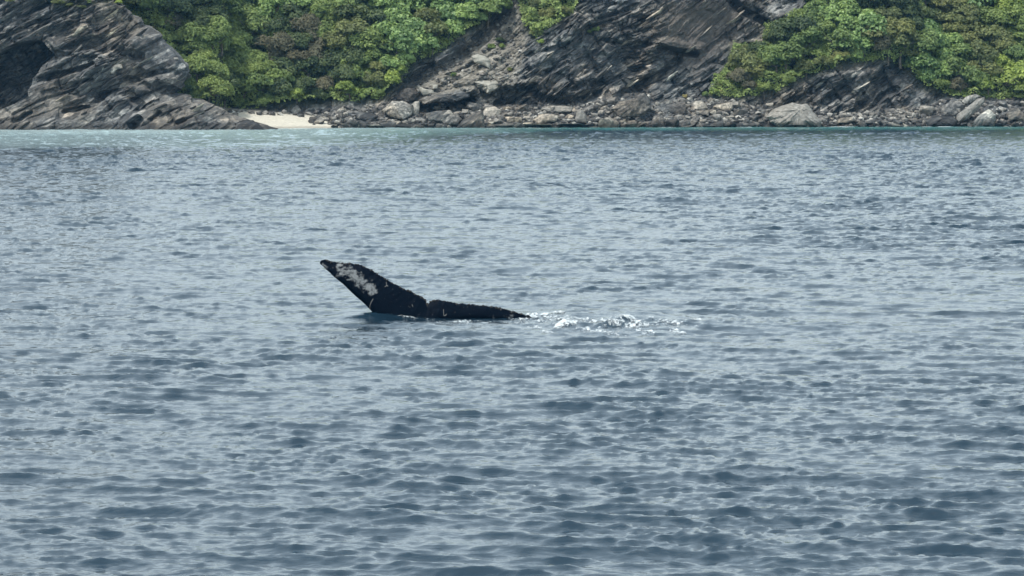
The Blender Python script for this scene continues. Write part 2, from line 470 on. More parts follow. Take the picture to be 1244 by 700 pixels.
BULGES = [([(800, 52), (830, 56), (850, 58)], 7, 1.0), ([(700, 30), (780, 8)], 10, .8), ([(895, -8), (930, 12), (960, 18)], 8, 1.6), ([(620, 104), (660, 96)], 6, 1.0), ([(770, 95), (800, 82)], 6, .9),
          ([(518, 116), (545, 115), (575, 109)], 4, 2.6), ([(1010, 95), (1050, 88)], 9, 1.0), ([(720, 130), (745, 116)], 9, 1.5), ([(755, 140), (780, 128)], 13, 1.6)]

def relief_main():
    x = np.arange(-100, 100.01, 0.105)
    zf = np.concatenate([np.arange(-2.0, 17.6, 0.095), np.geomspace(17.7, 25, 26)])
    X, Z = np.meshgrid(x, zf)
    ys = shore_y(CX + F * x / 444.0)
    # slope from region masks, integrated upwards
    PX, PY = to_px(X, np.repeat((ys + 4)[None, :], len(zf), 0), Z)
    Yc = None
    top = np.interp(PX, [a for a, b in STRIP_TOP], [b for a, b in STRIP_TOP])
    veg = np.maximum(np.maximum(soft(PX, PY, VL, 8), soft(PX, PY, VR, 8)), soft(PX, PY, VM, 5))
    veg = np.where(PY < -25, np.maximum(veg, 0.8), veg)
    sand = soft(PX, PY, BEACH, 3)
    scree = soft(PX, PY, SCREE, 8)
    strip = np.clip((PY - top) / 5 + .5, 0, 1)
    g = 0.42 + 0.5 * veg + 0.55 * scree
    g = g * (1 - strip) + 2.2 * strip
    g = g * (1 - sand) + 5.5 * sand
    g = np.where(Z < 0, 2.5, g)
    dz = np.gradient(zf)[:, None]
    Y = np.cumsum(g * dz, 0)
    i0 = np.searchsorted(zf, 0)
    Y = Y - Y[i0] + ys[None, :]
    # refine pixel positions with the true depth
    PX, PY = to_px(X, Y, Z)
    top = np.interp(PX, [a for a, b in STRIP_TOP], [b for a, b in STRIP_TOP])
    veg = np.maximum(np.maximum(soft(PX, PY, VL, 6), soft(PX, PY, VR, 6)), soft(PX, PY, VM, 4))
    veg = np.where(PY < -25, np.maximum(veg, 0.9), veg)
    sand = soft(PX, PY, BEACH, 2.0)
    scree = soft(PX, PY, SCREE, 6); brown = soft(PX, PY, BROWN, 14)
    strip = np.clip((PY - top) / 4 + .5, 0, 1)
    dip = R(33) + R(12) * np.clip((PX - 680) / 80, 0, 1) * np.clip((860 - PX) / 60, 0, 1)
    dip = R(35)
    st = strata(X, Z, dip, 5)
    st = st + strata(X, Z, dip + R(82), 205, ((2.3, 3.6, 0.9),)) * .8
    big = (fbm(X / 9, Z / 6, 40, 3) - .5) * 3.2
    rockw = (1 - sand) * (1 - 0.75 * veg) * (1 - 0.5 * scree) * (1 - 0.75 * brown) * (1 - 0.5 * strip)
    D = -st * 1.6 * rockw - big * (1 - sand) * (1 - strip * .7)
    D += -(fbm(X / 1.1, Z / 0.9, 12, 4) - .5) * 1.6 * np.maximum(scree, strip * (1 - sand))
    D += (fbm(X / 3, Z / 0.5, 14, 3) - .5) * 0.5 * sand
    wob = (fbm(X * .8, Z * .8, 33, 3) - .5) * 5
    for line, hw, dep in HOLLOWS:
        lx = [a for a, b in line]
        m_ = (PX > min(lx) - 30) & (PX < max(lx) + 30) & (PY > -60)
        d = poly_dist(PX[m_], PY[m_], line, False) + wob[m_]
        D[m_] += dep * np.clip(1.25 - d / hw, 0, 1) ** 0.6
    for line, hw, dep in BULGES:
        lx = [a for a, b in line]
        m_ = (PX > min(lx) - 40) & (PX < max(lx) + 40) & (PY > -60)
        d = poly_dist(PX[m_], PY[m_], line, False) + wob[m_]
        D[m_] -= dep * np.clip(1.3 - d / hw, 0, 1) ** 1.2
    Y2 = Y + D
    me = mesh_np('hillside', np.stack([X, Y2, Z], -1).reshape(-1, 3), grid_faces(len(zf), len(x)), smooth=False)
    add_attr(me, 'soil', veg * (1 - strip)); add_attr(me, 'sand', sand); add_attr(me, 'rubble', scree * .75)
    add_attr(me, 'brown', brown * .8); add_attr(me, 'streak', soft(PX, PY, STREAK, 14))
    o = obj('hillside', me, MAT_CLIFF, kind='structure')
    return o, x, zf, Y2, veg
HILL, HX, HZ, HY, HVEG = relief_main()
def ground_y(x, z):
    i = int(round((x - HX[0]) / (HX[1] - HX[0]))); i = max(0, min(len(HX) - 1, i))
    j = int(np.searchsorted(HZ, z)); j = max(0, min(len(HZ) - 1, j))
    return float(HY[j, i])
def on_hill(px, py):
    """Point of the hillside that the photo shows at a pixel."""
    Y = 446.0
    for _ in range(14):
        p = at(px, py, Y)
        Y = 0.4 * Y + 0.6 * ground_y(p.x, p.z)
    return at(px, py, Y)

# ---- the headland with the sea cave, nearer than the hillside
CAVE = [(-24, 76), (0, 60), (18, 53), (44, 48), (53, 51), (66, 67), (52, 79), (39, 96), (35, 112), (36, 118), (18, 126), (0, 134), (-24, 138)]
HL_EDGE = [(-340, 133), (-60, 128), (-20, 128), (0, 131), (8, 150), (38, 185), (56, 206), (75, 221), (90, 226), (104, 218), (113, 214), (118, 226), (125, 241), (134, 263), (142, 281), (148, 296), (152, 312), (157, 322), (175, 328)]  # (py, px)
def headland():
    zf = np.concatenate([np.arange(-1.2, 17.2, 0.078), np.geomspace(17.3, 40, 30)])
    Y0 = 423.0
    pyf = to_px(0 * zf, Y0 + 0 * zf, zf)[1]
    edge_px = np.interp(pyf, [a for a, b in HL_EDGE], [b for a, b in HL_EDGE])
    xs = (edge_px - CX) * Y0 / F                                       # silhouette x at each height
    xl = -105.0
    nf, nb = 560, 60
    u = np.linspace(0, 1, nf)
    rows = []
    X = np.zeros((len(zf), nf + nb)); Y = np.zeros_like(X); NX = np.zeros_like(X); NY = np.zeros_like(X)
    for j, z in enumerate(zf):
        # dense where the frame looks, plan curve rounds back at the silhouette
        uu = xl + (xs[j] - xl) * (1 - (1 - u) ** 1.0 * 1.0)
        start = -75.0
        uu = np.concatenate([np.linspace(xl, start, 20)[:-1], np.linspace(start, xs[j], nf - 19)])
        r = np.clip((uu - (xs[j] - 6.0)) / 6.0, 0, 1)
        yb = Y0 + 0.33 * max(z, -1) + 3.2 * (1 - np.sqrt(np.clip(1 - r ** 2.2, 0, 1)))
        tb = np.linspace(0, 1, nb + 1)[1:]
        X[j] = np.concatenate([uu, xs[j] - 9 * tb ** 2]); Y[j] = np.concatenate([yb, yb[-1] + 26 * tb])
        NX[j] = np.concatenate([r ** 3 * .8, np.full(nb, .9)]); NY[j] = np.concatenate([-(1 - .6 * r ** 3), np.full(nb, -.1)])
    Z = np.repeat(zf[:, None], nf + nb, 1)
    PX, PY = to_px(X, Y, Z)
    st = strata(X + .25 * Y, Z, R(29), 21, ((1.9, 8.0, 1.2), (0.7, 3.2, 0.65), (0.30, 1.3, 0.34)))
    st = st + strata(X + .25 * Y, Z, R(108), 221, ((2.2, 3.4, 0.8),)) * .7
    big = (fbm(X / 6, Z / 4, 90, 3) - .5) * 2.4
    low = np.clip((PY - 118) / 12, 0, 1)
    disp = st * 1.3 * (1 - .25 * low) + big * .7
    # lower apron runs out towards the water
    apron = np.clip((PY - 112) / 45, 0, 1) ** 1.3 * 3.2
    front = (np.arange(nf + nb) < nf)[None, :]
    disp = disp + apron * front
    wob = (fbm(X * .7, Z * .7, 93, 3) - .5) * 6
    for line, hw, dep in [([(60, 94), (100, 82), (112, 78)], 3.2, 1.6), ([(70, 108), (112, 96)], 2.6, 1.2), ([(192, 104), (214, 112)], 6, 1.6), ([(118, 116), (152, 112), (170, 128)], 5, 1.3), ([(164, 150), (170, 146)], 5, 2.0),
                          ([(180, 92), (214, 88)], 5, 1.2), ([(20, 148), (40, 136)], 2.6, 1.4), ([(185, 145), (196, 137)], 2.2, 1.3), ([(78, 136), (108, 130)], 2.5, 1.3), ([(140, 60), (170, 70)], 5, 1.0),
                          ([(218, 150), (226, 146)], 2.5, 1.2), ([(0, 46), (60, 22)], 2.0, .9), ([(20, 20), (60, 4)], 2.0, .9), ([(150, 95), (180, 105)], 4, 1.2), ([(56, 44), (70, 60), (100, 66)], 3, -.8), ([(46, 92), (100, 62), (122, 66)], 3, -1.0)]:
        d = poly_dist(PX, PY, line, False) + wob
        disp -= dep * np.clip(1.3 - d / hw, 0, 1) ** .6
    cave_s = poly_dist(PX, PY, CAVE); cave_in = inside(PX, PY, CAVE)
    cd = np.where(cave_in, cave_s, -cave_s) + wob * .3
    ci = np.clip(cd / 1.6, 0, 1) * front
    depth = 34 * ci + 40 * np.clip((cd - 2) / 10, 0, 1)
    disp = disp * (1 - ci * .6) - depth * front
    X2 = X + NX * disp * .7; Y2 = Y + np.where(NY < -.3, NY, NY) * disp
    me = mesh_np('headland', np.stack([X2, Y2, Z], -1).reshape(-1, 3), grid_faces(len(zf), nf + nb), smooth=False)
    crest = np.clip((edge_px[:, None] - 24 - PX) / 20, 0, 1)
    gr = np.clip((12 + 8 * (vnoise(PX / 18, PY / 7, 4) - .5) * 2 - PY) / 8, 0, 1) * np.clip((PX - 30) / 30, 0, 1) * .8
    dirt = np.clip(1 - np.abs(PX - edge_px[:, None] + 18) / 16, 0, 1) * np.clip((42 - PY) / 20, 0, 1)
    add_attr(me, 'soil', np.clip(gr * (1 - dirt), 0, 1)); add_attr(me, 'sand', 0 * PX); add_attr(me, 'rubble', np.clip(dirt * .9, 0, 1))
    add_attr(me, 'brown', .25 * vnoise(PX / 30, PY / 14, 8)); add_attr(me, 'streak', 0 * PX)
    obj('headland', me, MAT_CLIFF, kind='structure')
    return zf, X2, Y2, Z
HLZ, HLX2, HLY2, HLZ2 = headland()
_hp = to_px(HLX2, HLY2, HLZ2)
def on_headland(px, py):
    d = (_hp[0] - px) ** 2 + (_hp[1] - py) ** 2
    k = np.argmin(d + HLY2 * .01)
    k = np.unravel_index(k, d.shape)
    return Vector((HLX2[k], HLY2[k], HLZ2[k]))

# ------------------------------------------------------------ rocks
import bmesh
def rock_mesh(seed, flat=0.7, planes=9, sub=3, rough=.05, sx=1.0):
    r = random.Random(seed)
    bm = bmesh.new()
    bmesh.ops.create_icosphere(bm, subdivisions=sub, radius=1.0)
    pl = []
    for i in range(planes):
        n = Vector((r.gauss(0, 1), r.gauss(0, 1), r.gauss(0, 1))).normalized()
        pl.append((n, r.uniform(.45, .85)))
    pl.append((Vector((r.uniform(-.25, .25), r.uniform(-.4, .1), 1)).normalized(), flat * .8))
    off = Vector((seed * 3.1, seed * 1.7, 0))
    for v in bm.verts:
        co = v.co.copy()
        for n, d in pl:
            k = co.dot(n)
            if k > d: co -= n * (k - d) * .98
        co += co.normalized() * (mnoise.fractal(co * 1.8 + off, 1.0, 2.0, 4) * rough)
        v.co = Vector((co.x * sx, co.y, co.z))
    me = bpy.data.meshes.new('boulder')
    bm.to_mesh(me); bm.free()
    me.update()
    return me
ROCKS = [rock_mesh(i, rnd.uniform(.45, .8), rnd.randint(6, 11), 3, rnd.uniform(.04, .10)) for i in range(16)]
SLABS = [rock_mesh(40 + i, .4, 5, 3, .07, 1.5) for i in range(6)]
for me_ in ROCKS: me_.materials.append(MAT_BOULDER)
ROCKS_D = []
for me_ in ROCKS[:8]:
    c_ = me_.copy(); c_.materials.clear(); c_.materials.append(MAT_SLATE_BLOCK); ROCKS_D.append(c_)
ROCKS_P = []
for me_ in ROCKS[8:14]:
    c_ = me_.copy(); c_.materials.clear(); c_.materials.append(MAT_PALE); ROCKS_P.append(c_)
for me_ in SLABS: me_.materials.append(MAT_SLATE_BLOCK)

ORD = ['zeroth', 'first', 'second', 'third', 'fourth', 'fifth', 'sixth', 'seventh', 'eighth', 'ninth', 'tenth', 'eleventh', 'twelfth', 'thirteenth', 'fourteenth', 'fifteenth', 'sixteenth', 'seventeenth', 'eighteenth', 'nineteenth', 'twentieth',
       'twenty-first', 'twenty-second', 'twenty-third', 'twenty-fourth', 'twenty-fifth', 'twenty-sixth', 'twenty-seventh', 'twenty-eighth', 'twenty-ninth', 'thirtieth']
def row_labels(items, rows_px, describe, place, noun_rows='row'):
    """items: (px, py, thing). Names each by look, by its row counted up from the water and by its order from the left."""
    byrow = {}
    for it in items:
        byrow.setdefault((place(it[0]), int(it[1] // rows_px)), []).append(it)
    places = {}
    for (pl, r_) in byrow: places.setdefault(pl, []).append(r_)
    for (pl, r_), its in byrow.items():
        lv = sorted(places[pl], reverse=True)
        k = lv.index(r_)
        row = 'lowest row' if k == 0 else ('top row' if k == len(lv) - 1 else ORD[k + 1] + ' row up')
        for i, it in enumerate(sorted(its, key=lambda q: q[0])):
            o_ = ORD[i + 1] if i + 1 < len(ORD) else str(i + 1)
            it[2]['label'] = f'{describe(it[2])}, {o_} from left in {row} {pl}'

def seg_place(px):
    for lim, nm in ((332, 'behind sand beach, left end'), (405, 'behind sand beach, right end'), (478, 'right of sand beach'), (588, 'below dark overhang'), (660, 'below pale scree slab'), (735, 'below dark cliff, left part'),
                    (800, 'around layered rock pile'), (860, 'below dark cliff, right part'), (928, 'below yellow-green bushes'), (1000, 'around big pale boulder'), (1060, 'right of big pale boulder'), (1115, 'below dark outcrop'),
                    (1165, 'left of slanting pale slab'), (1215, 'around slanting pale slab')):
        if px < lim: return nm
    return 'at right edge of shore'
rock_items = []
occupied = []
def put_rock(px, py, wpx, hpx, kind='grey', seed=None, label=None, rot=None, sink=.25, tilt=None):
    """px, py: centre of the visible boulder; sizes in photo pixels."""
    p = on_hill(px, py + hpx * .3)
    s = p.y / F
    meshes = {'grey': ROCKS, 'dark': ROCKS_D, 'pale': ROCKS_P, 'slab': SLABS}[kind]
    me = meshes[(seed if seed is not None else rnd.randrange(100)) % len(meshes)]
    o = bpy.data.objects.new('boulder', me); C.objects.link(o)
    W, Hh = wpx * s / 2, hpx * s / 2
    o.location = (p.x, p.y + min(W, 1.2) * .35, max(p.z + Hh * .55, Hh * .45))
    dx_, _, dz_ = me_dims(me)
    o.scale = (W / dx_ * 2, W / dx_ * 2 * rnd.uniform(.8, 1.1), Hh / dz_ * 2)
    o.rotation_euler = (rnd.uniform(-.2, .2), tilt if tilt is not None else rnd.uniform(-.25, .25), 0)
    o['category'] = 'boulder'; o['group'] = 'boulders along the shore'
    o['look'] = {'grey': 'grey angular boulder', 'dark': 'dark slate boulder', 'pale': 'pale whitish boulder', 'slab': 'long dark slate slab'}[kind]
    if label: o['label'] = label
    else: rock_items.append((px, py, o))
    occupied.append((px, py, max(wpx, hpx) / 2))
    return o
_dims = {}
def me_dims(me):
    if me.name not in _dims:
        a = np.empty(len(me.vertices) * 3); me.vertices.foreach_get('co', a); a = a.reshape(-1, 3)
        _dims[me.name] = a.max(0) - a.min(0)
    return _dims[me.name]

def outline_rock(name, pts, thick, mat, where, label, cat='boulder', group=None, seed=0, ridge=(.5, .35), rings=14, rough=.05, parent=None):
    """A solid rock whose silhouette is the outline (photo pixels), faceted towards a ridge point."""
    cx_ = sum(a for a, b in pts) / len(pts); cy_ = sum(b for a, b in pts) / len(pts)
    base = where(cx_, max(b for a, b in pts) - 2)
    Yb = min(base.y, where(cx_, cy_).y) - thick * .3
    # resample the outline
    P = []
    n = len(pts)
    for i in range(n):
        a, b = pts[i], pts[(i + 1) % n]
        L_ = math.hypot(b[0] - a[0], b[1] - a[1]); k = max(1, int(L_ / 1.5))
        for j in range(k): P.append((a[0] + (b[0] - a[0]) * j / k, a[1] + (b[1] - a[1]) * j / k))
    x0, x1 = min(a for a, b in pts), max(a for a, b in pts); y0, y1 = min(b for a, b in pts), max(b for a, b in pts)
    rx, ry = x0 + (x1 - x0) * ridge[0], y0 + (y1 - y0) * ridge[1]
    V = []; Fc = []
    prof = [(0.0, 0.75, 0), (.55, .8, 0), (1.0, 1.0, 0)]
    levels = [(-.9, .25), (-.7, .7), (-.35, .93), (0, 1.0), (.2, .985), (.42, .93), (.62, .8), (.8, .58), (.92, .33), (1.0, .06)]
    # the front leans back towards the top, so that the upper faces see the sky
    for (dd, sc_) in levels:
        for (a, b) in P:
            fx = rx + (a - rx) * sc_; fy = ry + (b - ry) * sc_
            lean = (1 - (fy - y0) / (y1 - y0 + 1e-6)) * thick * .75 * (1 if dd > 0 else .6)
            q = at(fx, fy, Yb - dd * thick * .6 + lean)
            nn = mnoise.fractal(Vector((q.x * .9 + q.z * .5, q.y * .9, q.z * 1.7 - q.x * .8)) + Vector((seed, 0, 0)), 1.0, 2.0, 4) * rough * thick
            V.append((q.x + nn * .3, q.y + nn, q.z + nn * .3))
    m_ = len(P)
    for l_ in range(len(levels) - 1):
        for i in range(m_):
            j = (i + 1) % m_
            Fc.append((l_ * m_ + i, l_ * m_ + j, (l_ + 1) * m_ + j, (l_ + 1) * m_ + i))
    me = bpy.data.meshes.new(name)
    Fc.append(tuple(range(m_))[::-1]); Fc.append(tuple(range((len(levels) - 1) * m_, len(levels) * m_)))
    me.from_pydata(V, [], Fc); me.update()
    bm = bmesh.new(); bm.from_mesh(me); bmesh.ops.recalc_face_normals(bm, faces=bm.faces); bm.to_mesh(me); bm.free()
    for a, b in P[::4]: occupied.append((a, b, 3))
    occupied.append((cx_, cy_, min(x1 - x0, y1 - y0) / 2))
    return obj(name, me, mat, parent=parent, label=label, cat=cat, group=group)

HERO = [
    ([(929, 143), (937, 133), (952, 127), (962, 124), (971, 126), (982, 125.5), (990, 138), (998, 147), (997, 156), (945, 156), (936, 148)], 4.5, 'p', 'big pale grey boulder with a slanting flat top and dark split, at the waterline', (.62, .3)),
    ([(572, 68), (580, 65), (590, 68), (596, 74), (595, 84), (588, 80), (576, 76)], 1.3, 'c', 'rounded whitish boulder, highest large block on the scree', (.5, .4)),
    ([(561, 94), (574, 94.5), (592, 97), (604, 96), (613, 100), (606, 108), (592, 114), (583, 107), (572, 100)], 4.2, 'c', 'large flat pale slab lying tilted low on the scree', (.6, .5)),
    ([(506, 104), (517, 108), (527, 110), (527, 114), (514, 116.5)], 1.0, 'c', 'triangular cream coloured stone on top of the dark overhang', (.4, .4)),
    ([(524, 103), (533, 102.5), (531, 108), (526, 109)], .8, 'c', 'small cream stone right of the triangular stone above the overhang', (.4, .4)),
    ([(512, 118), (530, 116), (552, 113), (563, 110), (572, 112), (570, 118), (556, 123), (530, 125), (514, 127), (508, 122)], 2.6, 'd', 'long dark roof slab of the overhang, between two boulders', (.5, .3)),
    ([(478, 118), (486, 109), (496, 106), (505, 107), (508, 114), (504, 122), (494, 126), (482, 121)], 2.0, 'g', 'grey blocky boulder left of the overhang, leaning on the slope', (.5, .3)),
    ([(464, 134), (476, 122), (490, 122), (502, 128), (500, 140), (490, 146), (474, 142)], 2.4, 'g', 'broad grey boulder below the leaning block, left of overhang', (.4, .3)),
    ([(498, 128), (504, 123), (510, 122), (510, 132), (507, 142), (499, 138)], 1.2, 'p', 'upright pale block standing in front of the overhang', (.5, .4)),
    ([(516, 138), (530, 135), (548, 133), (552, 140), (540, 148), (520, 147)], 2.0, 'd', 'low dark slab lying under the mouth of the overhang', (.5, .3)),
    ([(536, 148), (545, 140), (556, 138), (562, 146), (556, 152), (542, 153)], 1.8, 'g', 'brownish grey boulder just right of the low dark slab', (.5, .3)),
    ([(552, 158), (562, 146), (575, 138), (586, 133.5), (588, 142), (589, 158)], 2.4, 'd', 'dark pointed boulder rising to the right at the waterline', (.85, .2)),
    ([(584, 140), (590, 130), (602, 129), (610, 134), (606, 142), (592, 144)], 1.6, 'p', 'pale boulder right behind the dark pointed boulder', (.5, .3)),
    ([(656, 133), (668, 128), (686, 128.5), (697, 130), (694, 136), (672, 138)], 1.7, 'p', 'long flat pale boulder at the foot of the cliff', (.5, .3)),
    ([(647, 146), (655, 139), (668, 138), (680, 141), (676, 147), (654, 152)], 1.5, 'g', 'low greenish grey boulder below the long flat pale one', (.5, .3)),
    ([(698, 146), (700, 136), (706, 133), (712, 140), (713, 150), (700, 150)], 1.2, 'p', 'upright pale greenish boulder among the cliff-foot stones', (.5, .3)),
    ([(840, 126), (845, 122), (856, 124), (860, 132), (852, 134), (843, 134)], 1.4, 'p', 'square pale block perched above its dark shaded neighbour', (.4, .3)),
    ([(842, 135), (853, 134.5), (862, 133), (861, 141), (846, 140)], 1.3, 'd', 'dark block directly beneath the square pale block', (.4, .3)),
    ([(1124, 148), (1132, 142), (1145, 140), (1158, 142), (1164, 147), (1160, 154), (1128, 154)], 2.2, 'd', 'smooth dark oval boulder at the waterline, left of slanting slab', (.5, .3)),
    ([(1162, 140), (1176, 129), (1188, 119), (1196, 117), (1197, 123), (1186, 136), (1176, 145), (1162, 150)], 2.0, 'p', 'slanting pale slab pointing up to the right', (.6, .4)),
    ([(1166, 124), (1174, 117), (1186, 114), (1192, 117), (1180, 125), (1170, 128)], 1.4, 'g', 'grey capped rock right above the slanting pale slab', (.5, .3)),
    ([(1140, 133), (1152, 124), (1166, 122), (1174, 128), (1164, 140), (1146, 142)], 1.8, 'g', 'jagged grey block against left side of the slanting slab', (.5, .3)),
    ([(1222, 140), (1228, 131), (1238, 131), (1246, 140), (1244, 146), (1226, 146)], 1.9, 'd', 'dark rounded boulder nearest the right end of the shore', (.4, .3)),
    ([(1180, 150), (1190, 139), (1202, 132), (1210, 140), (1208, 154), (1184, 156)], 2.2, 'd', 'dark wedge shaped boulder below right end of slanting slab', (.6, .3)),
    ([(741, 133), (752, 124), (770, 120), (778, 112), (784, 112), (790, 122), (792, 134), (780, 142), (752, 143)], 2.2, 'g', 'tall stepped grey rock mass heaped before the cliff', (.7, .3)),
    ([(790, 152), (794, 141), (803, 138), (808, 146), (808, 156), (792, 156)], 1.6, 'g', 'domed grey boulder at the waterline below the stepped mass', (.4, .3)),
    ([(1016, 146), (1024, 143), (1036, 142), (1040, 147), (1030, 150), (1018, 150)], 1.4, 'd', 'low black boulder right of the big pale boulder', (.4, .3)),
    ([(374, 147), (378, 142), (390, 141), (396, 145), (392, 151), (378, 152)], 1.3, 'd', 'dark boulder standing on the right end of the sand', (.4, .3)),
    ([(347, 136), (352, 129), (362, 128), (366, 134), (361, 139), (350, 139)], 1.2, 'p', 'round pale boulder at the back of the beach', (.4, .3)),
    ([(430, 140), (440, 136), (452, 137), (460, 142), (452, 148), (436, 147)], 1.6, 'd', 'wide dark boulder amid the pale ones right of the beach', (.4, .3)),
]
MT = {'c': MAT_CREAM, 'g': MAT_BOULDER, 'p': MAT_PALE, 'd': MAT_SLATE_BLOCK}
for i, (pts, th, k, lab, rg) in enumerate(HERO):
    outline_rock('boulder', pts, th, MT[k], on_hill, lab, group='boulders along the shore', seed=i * 7.3, ridge=rg, rough=.11)
outline_rock('boulder', [(130, 87), (138, 79), (143, 76), (148, 78), (149, 83), (143, 84), (136, 90)], .9, MAT_PALE, on_headland, 'small pale angular stone lodged halfway up the headland', seed=3, rough=.08)
outline_rock('boulder', [(210, 70), (216, 69.5), (217, 72.5), (211, 73)], .5, MAT_PALE, on_headland, 'small white stone on the right brow of the headland', seed=5)
outline_rock('boulder', [(286, 150), (296, 146), (308, 146), (315, 150), (321, 157), (320, 161), (284, 161)], 2.4, MAT_SLATE_BLOCK, on_headland, 'low dark rock at the tip of the spit, before the sand', seed=9, rough=.1)

def strip_top(px): return float(np.interp(px, [a for a, b in STRIP_TOP], [b for a, b in STRIP_TOP]))
def shore_py(px): return float(np.interp(px, [200, 330, 420, 620, 820, 1000, 1244], [157, 156.2, 155.5, 155, 154.5, 153.8, 153.5]))
sand_poly = [(290, 136), (330, 140), (374, 141), (376, 152), (404, 152), (404, 158), (290, 158)]
tries = 0
while len(rock_items) < 262 and tries < 9000:
    tries += 1
    px = rnd.uniform(268, 1262)
    t0, t1 = strip_top(px) + 2, shore_py(px) - 1
    if t1 - t0 < 4: continue
    f = rnd.random(); py = t0 + (t1 - t0) * f
    if inside(np.array([px]), np.array([py]), sand_poly)[0]: continue
    wv = rnd.choice([7, 8, 10, 12, 14, 17, 20, 24, 28]) * (1.0 if f < .55 else 1.25)
    if px < 420: wv = min(wv, 9)
    if 1000 < px < 1110 and py < 145: wv = min(wv, 6)
    if any((px - a) ** 2 + ((py - b) * 1.5) ** 2 < (r_ * .75 + wv * .42) ** 2 for a, b, r_ in occupied): continue
    hv = wv * rnd.uniform(.55, .85)
    low = py > shore_py(px) - 9
    r0 = rnd.random()
    kind = ('dark' if r0 < .6 else 'grey') if low else ('grey' if r0 < .5 else 'pale' if r0 < .82 else 'dark')
    if 1000 < px < 1110 and not low: kind = 'pale' if r0 < .8 else 'grey'
    put_rock(px, py, wv, hv, kind)
for px, a, b in [(612, 40, 7), (648, 46, 6), (690, 52, 7), (735, 40, 6), (770, 34, 6), (826, 36, 6), (868, 40, 7), (905, 36, 6), (1052, 34, 7), (1090, 40, 7), (452, 36, 7), (490, 34, 7), (1215, 36, 7)]:
    put_rock(px, shore_py(px) - 2.5, a, b, 'slab', tilt=rnd.uniform(-.05, .05))
# blocks strewn over the scree
for px, py, a, b, k in [(590, 58, 7, 5, 'pale'), (572, 60, 5, 4, 'pale'), (556, 72, 4, 3, 'pale'), (600, 80, 7, 5, 'grey'), (608, 70, 6, 4, 'grey'), (585, 90, 9, 4, 'grey'), (566, 86, 8, 4, 'grey'), (604, 90, 6, 4, 'pale'),
                        (575, 120, 6, 4, 'pale'), (582, 124, 9, 6, 'grey'), (545, 96, 5, 3, 'pale'), (556, 92, 7, 4, 'grey'), (561, 108, 4, 4, 'pale'), (594, 122, 10, 6, 'grey'), (616, 92, 6, 4, 'grey'), (622, 84, 5, 3, 'pale'),
                        (592, 48, 4, 6, 'pale'), (540, 100, 6, 3, 'grey'), (570, 127, 10, 6, 'dark'), (601, 64, 4, 3, 'pale'), (531, 96, 4, 3, 'pale')]:
    o = put_rock(px, py, a, b, k)
    rock_items.pop(); occupied.pop()
    o['group'] = 'stones strewn over the scree'
    rock_items.append((px + 5000, py, o))
row_labels(rock_items, 8, lambda o: o['look'], lambda px: 'on the scree above overhang' if px > 3000 else seg_place(px))
for _, _, o in rock_items:
    del o['look']

# protruding beds of the cliff: pieces of the hillside and the headland
def beds(parent, spots, where):
    for i, (px, py, ln, th) in enumerate(spots):
        p = where(px, py)
        o = bpy.data.objects.new('rock_slab', SLABS[i % len(SLABS)]); C.objects.link(o); o.parent = parent
        s = p.y / F
        o.location = (p.x, p.y + .15, p.z)
        o.scale = (ln * s / 3.0, .55, th * s / 2.0)
        o.rotation_euler = (R(rnd.uniform(-25, 5)), -R(rnd.uniform(24, 42)), R(rnd.uniform(-8, 8)))
ROCKPOLY = [(640, 40), (710, 0), (990, -20), (920, 30), (880, 60), (850, 112), (800, 118), (760, 110), (720, 118), (650, 118), (610, 125), (600, 112), (632, 88)]
OUTCROP = [(940, 118), (975, 100), (1010, 90), (1045, 82), (1080, 78), (1104, 92), (1118, 112), (1100, 124), (1040, 134), (990, 132), (960, 122)]
spots = []
while len(spots) < 130:
    px, py = rnd.uniform(600, 1120), rnd.uniform(-5, 134)
    pa = (np.array([px]), np.array([py]))
    if inside(*pa, ROCKPOLY)[0] or inside(*pa, OUTCROP)[0]:
        if inside(*pa, BROWN)[0] and rnd.random() < .75: continue
        spots.append((px, py, rnd.uniform(12, 34), rnd.uniform(3, 6)))
beds(HILL, spots, on_hill)
HEAD = bpy.data.objects['headland']
spots = []
while len(spots) < 60:
    px, py = rnd.uniform(0, 270), rnd.uniform(6, 150)
    e = np.interp(py, [a for a, b in HL_EDGE], [b for a, b in HL_EDGE])
    if px < e - 14 and not inside(np.array([px]), np.array([py]), CAVE)[0] and poly_dist(np.array([px]), np.array([py]), CAVE)[0] > 8:
        spots.append((px, py, rnd.uniform(12, 38), rnd.uniform(3, 5.5)))
beds(HEAD, spots, on_headland)

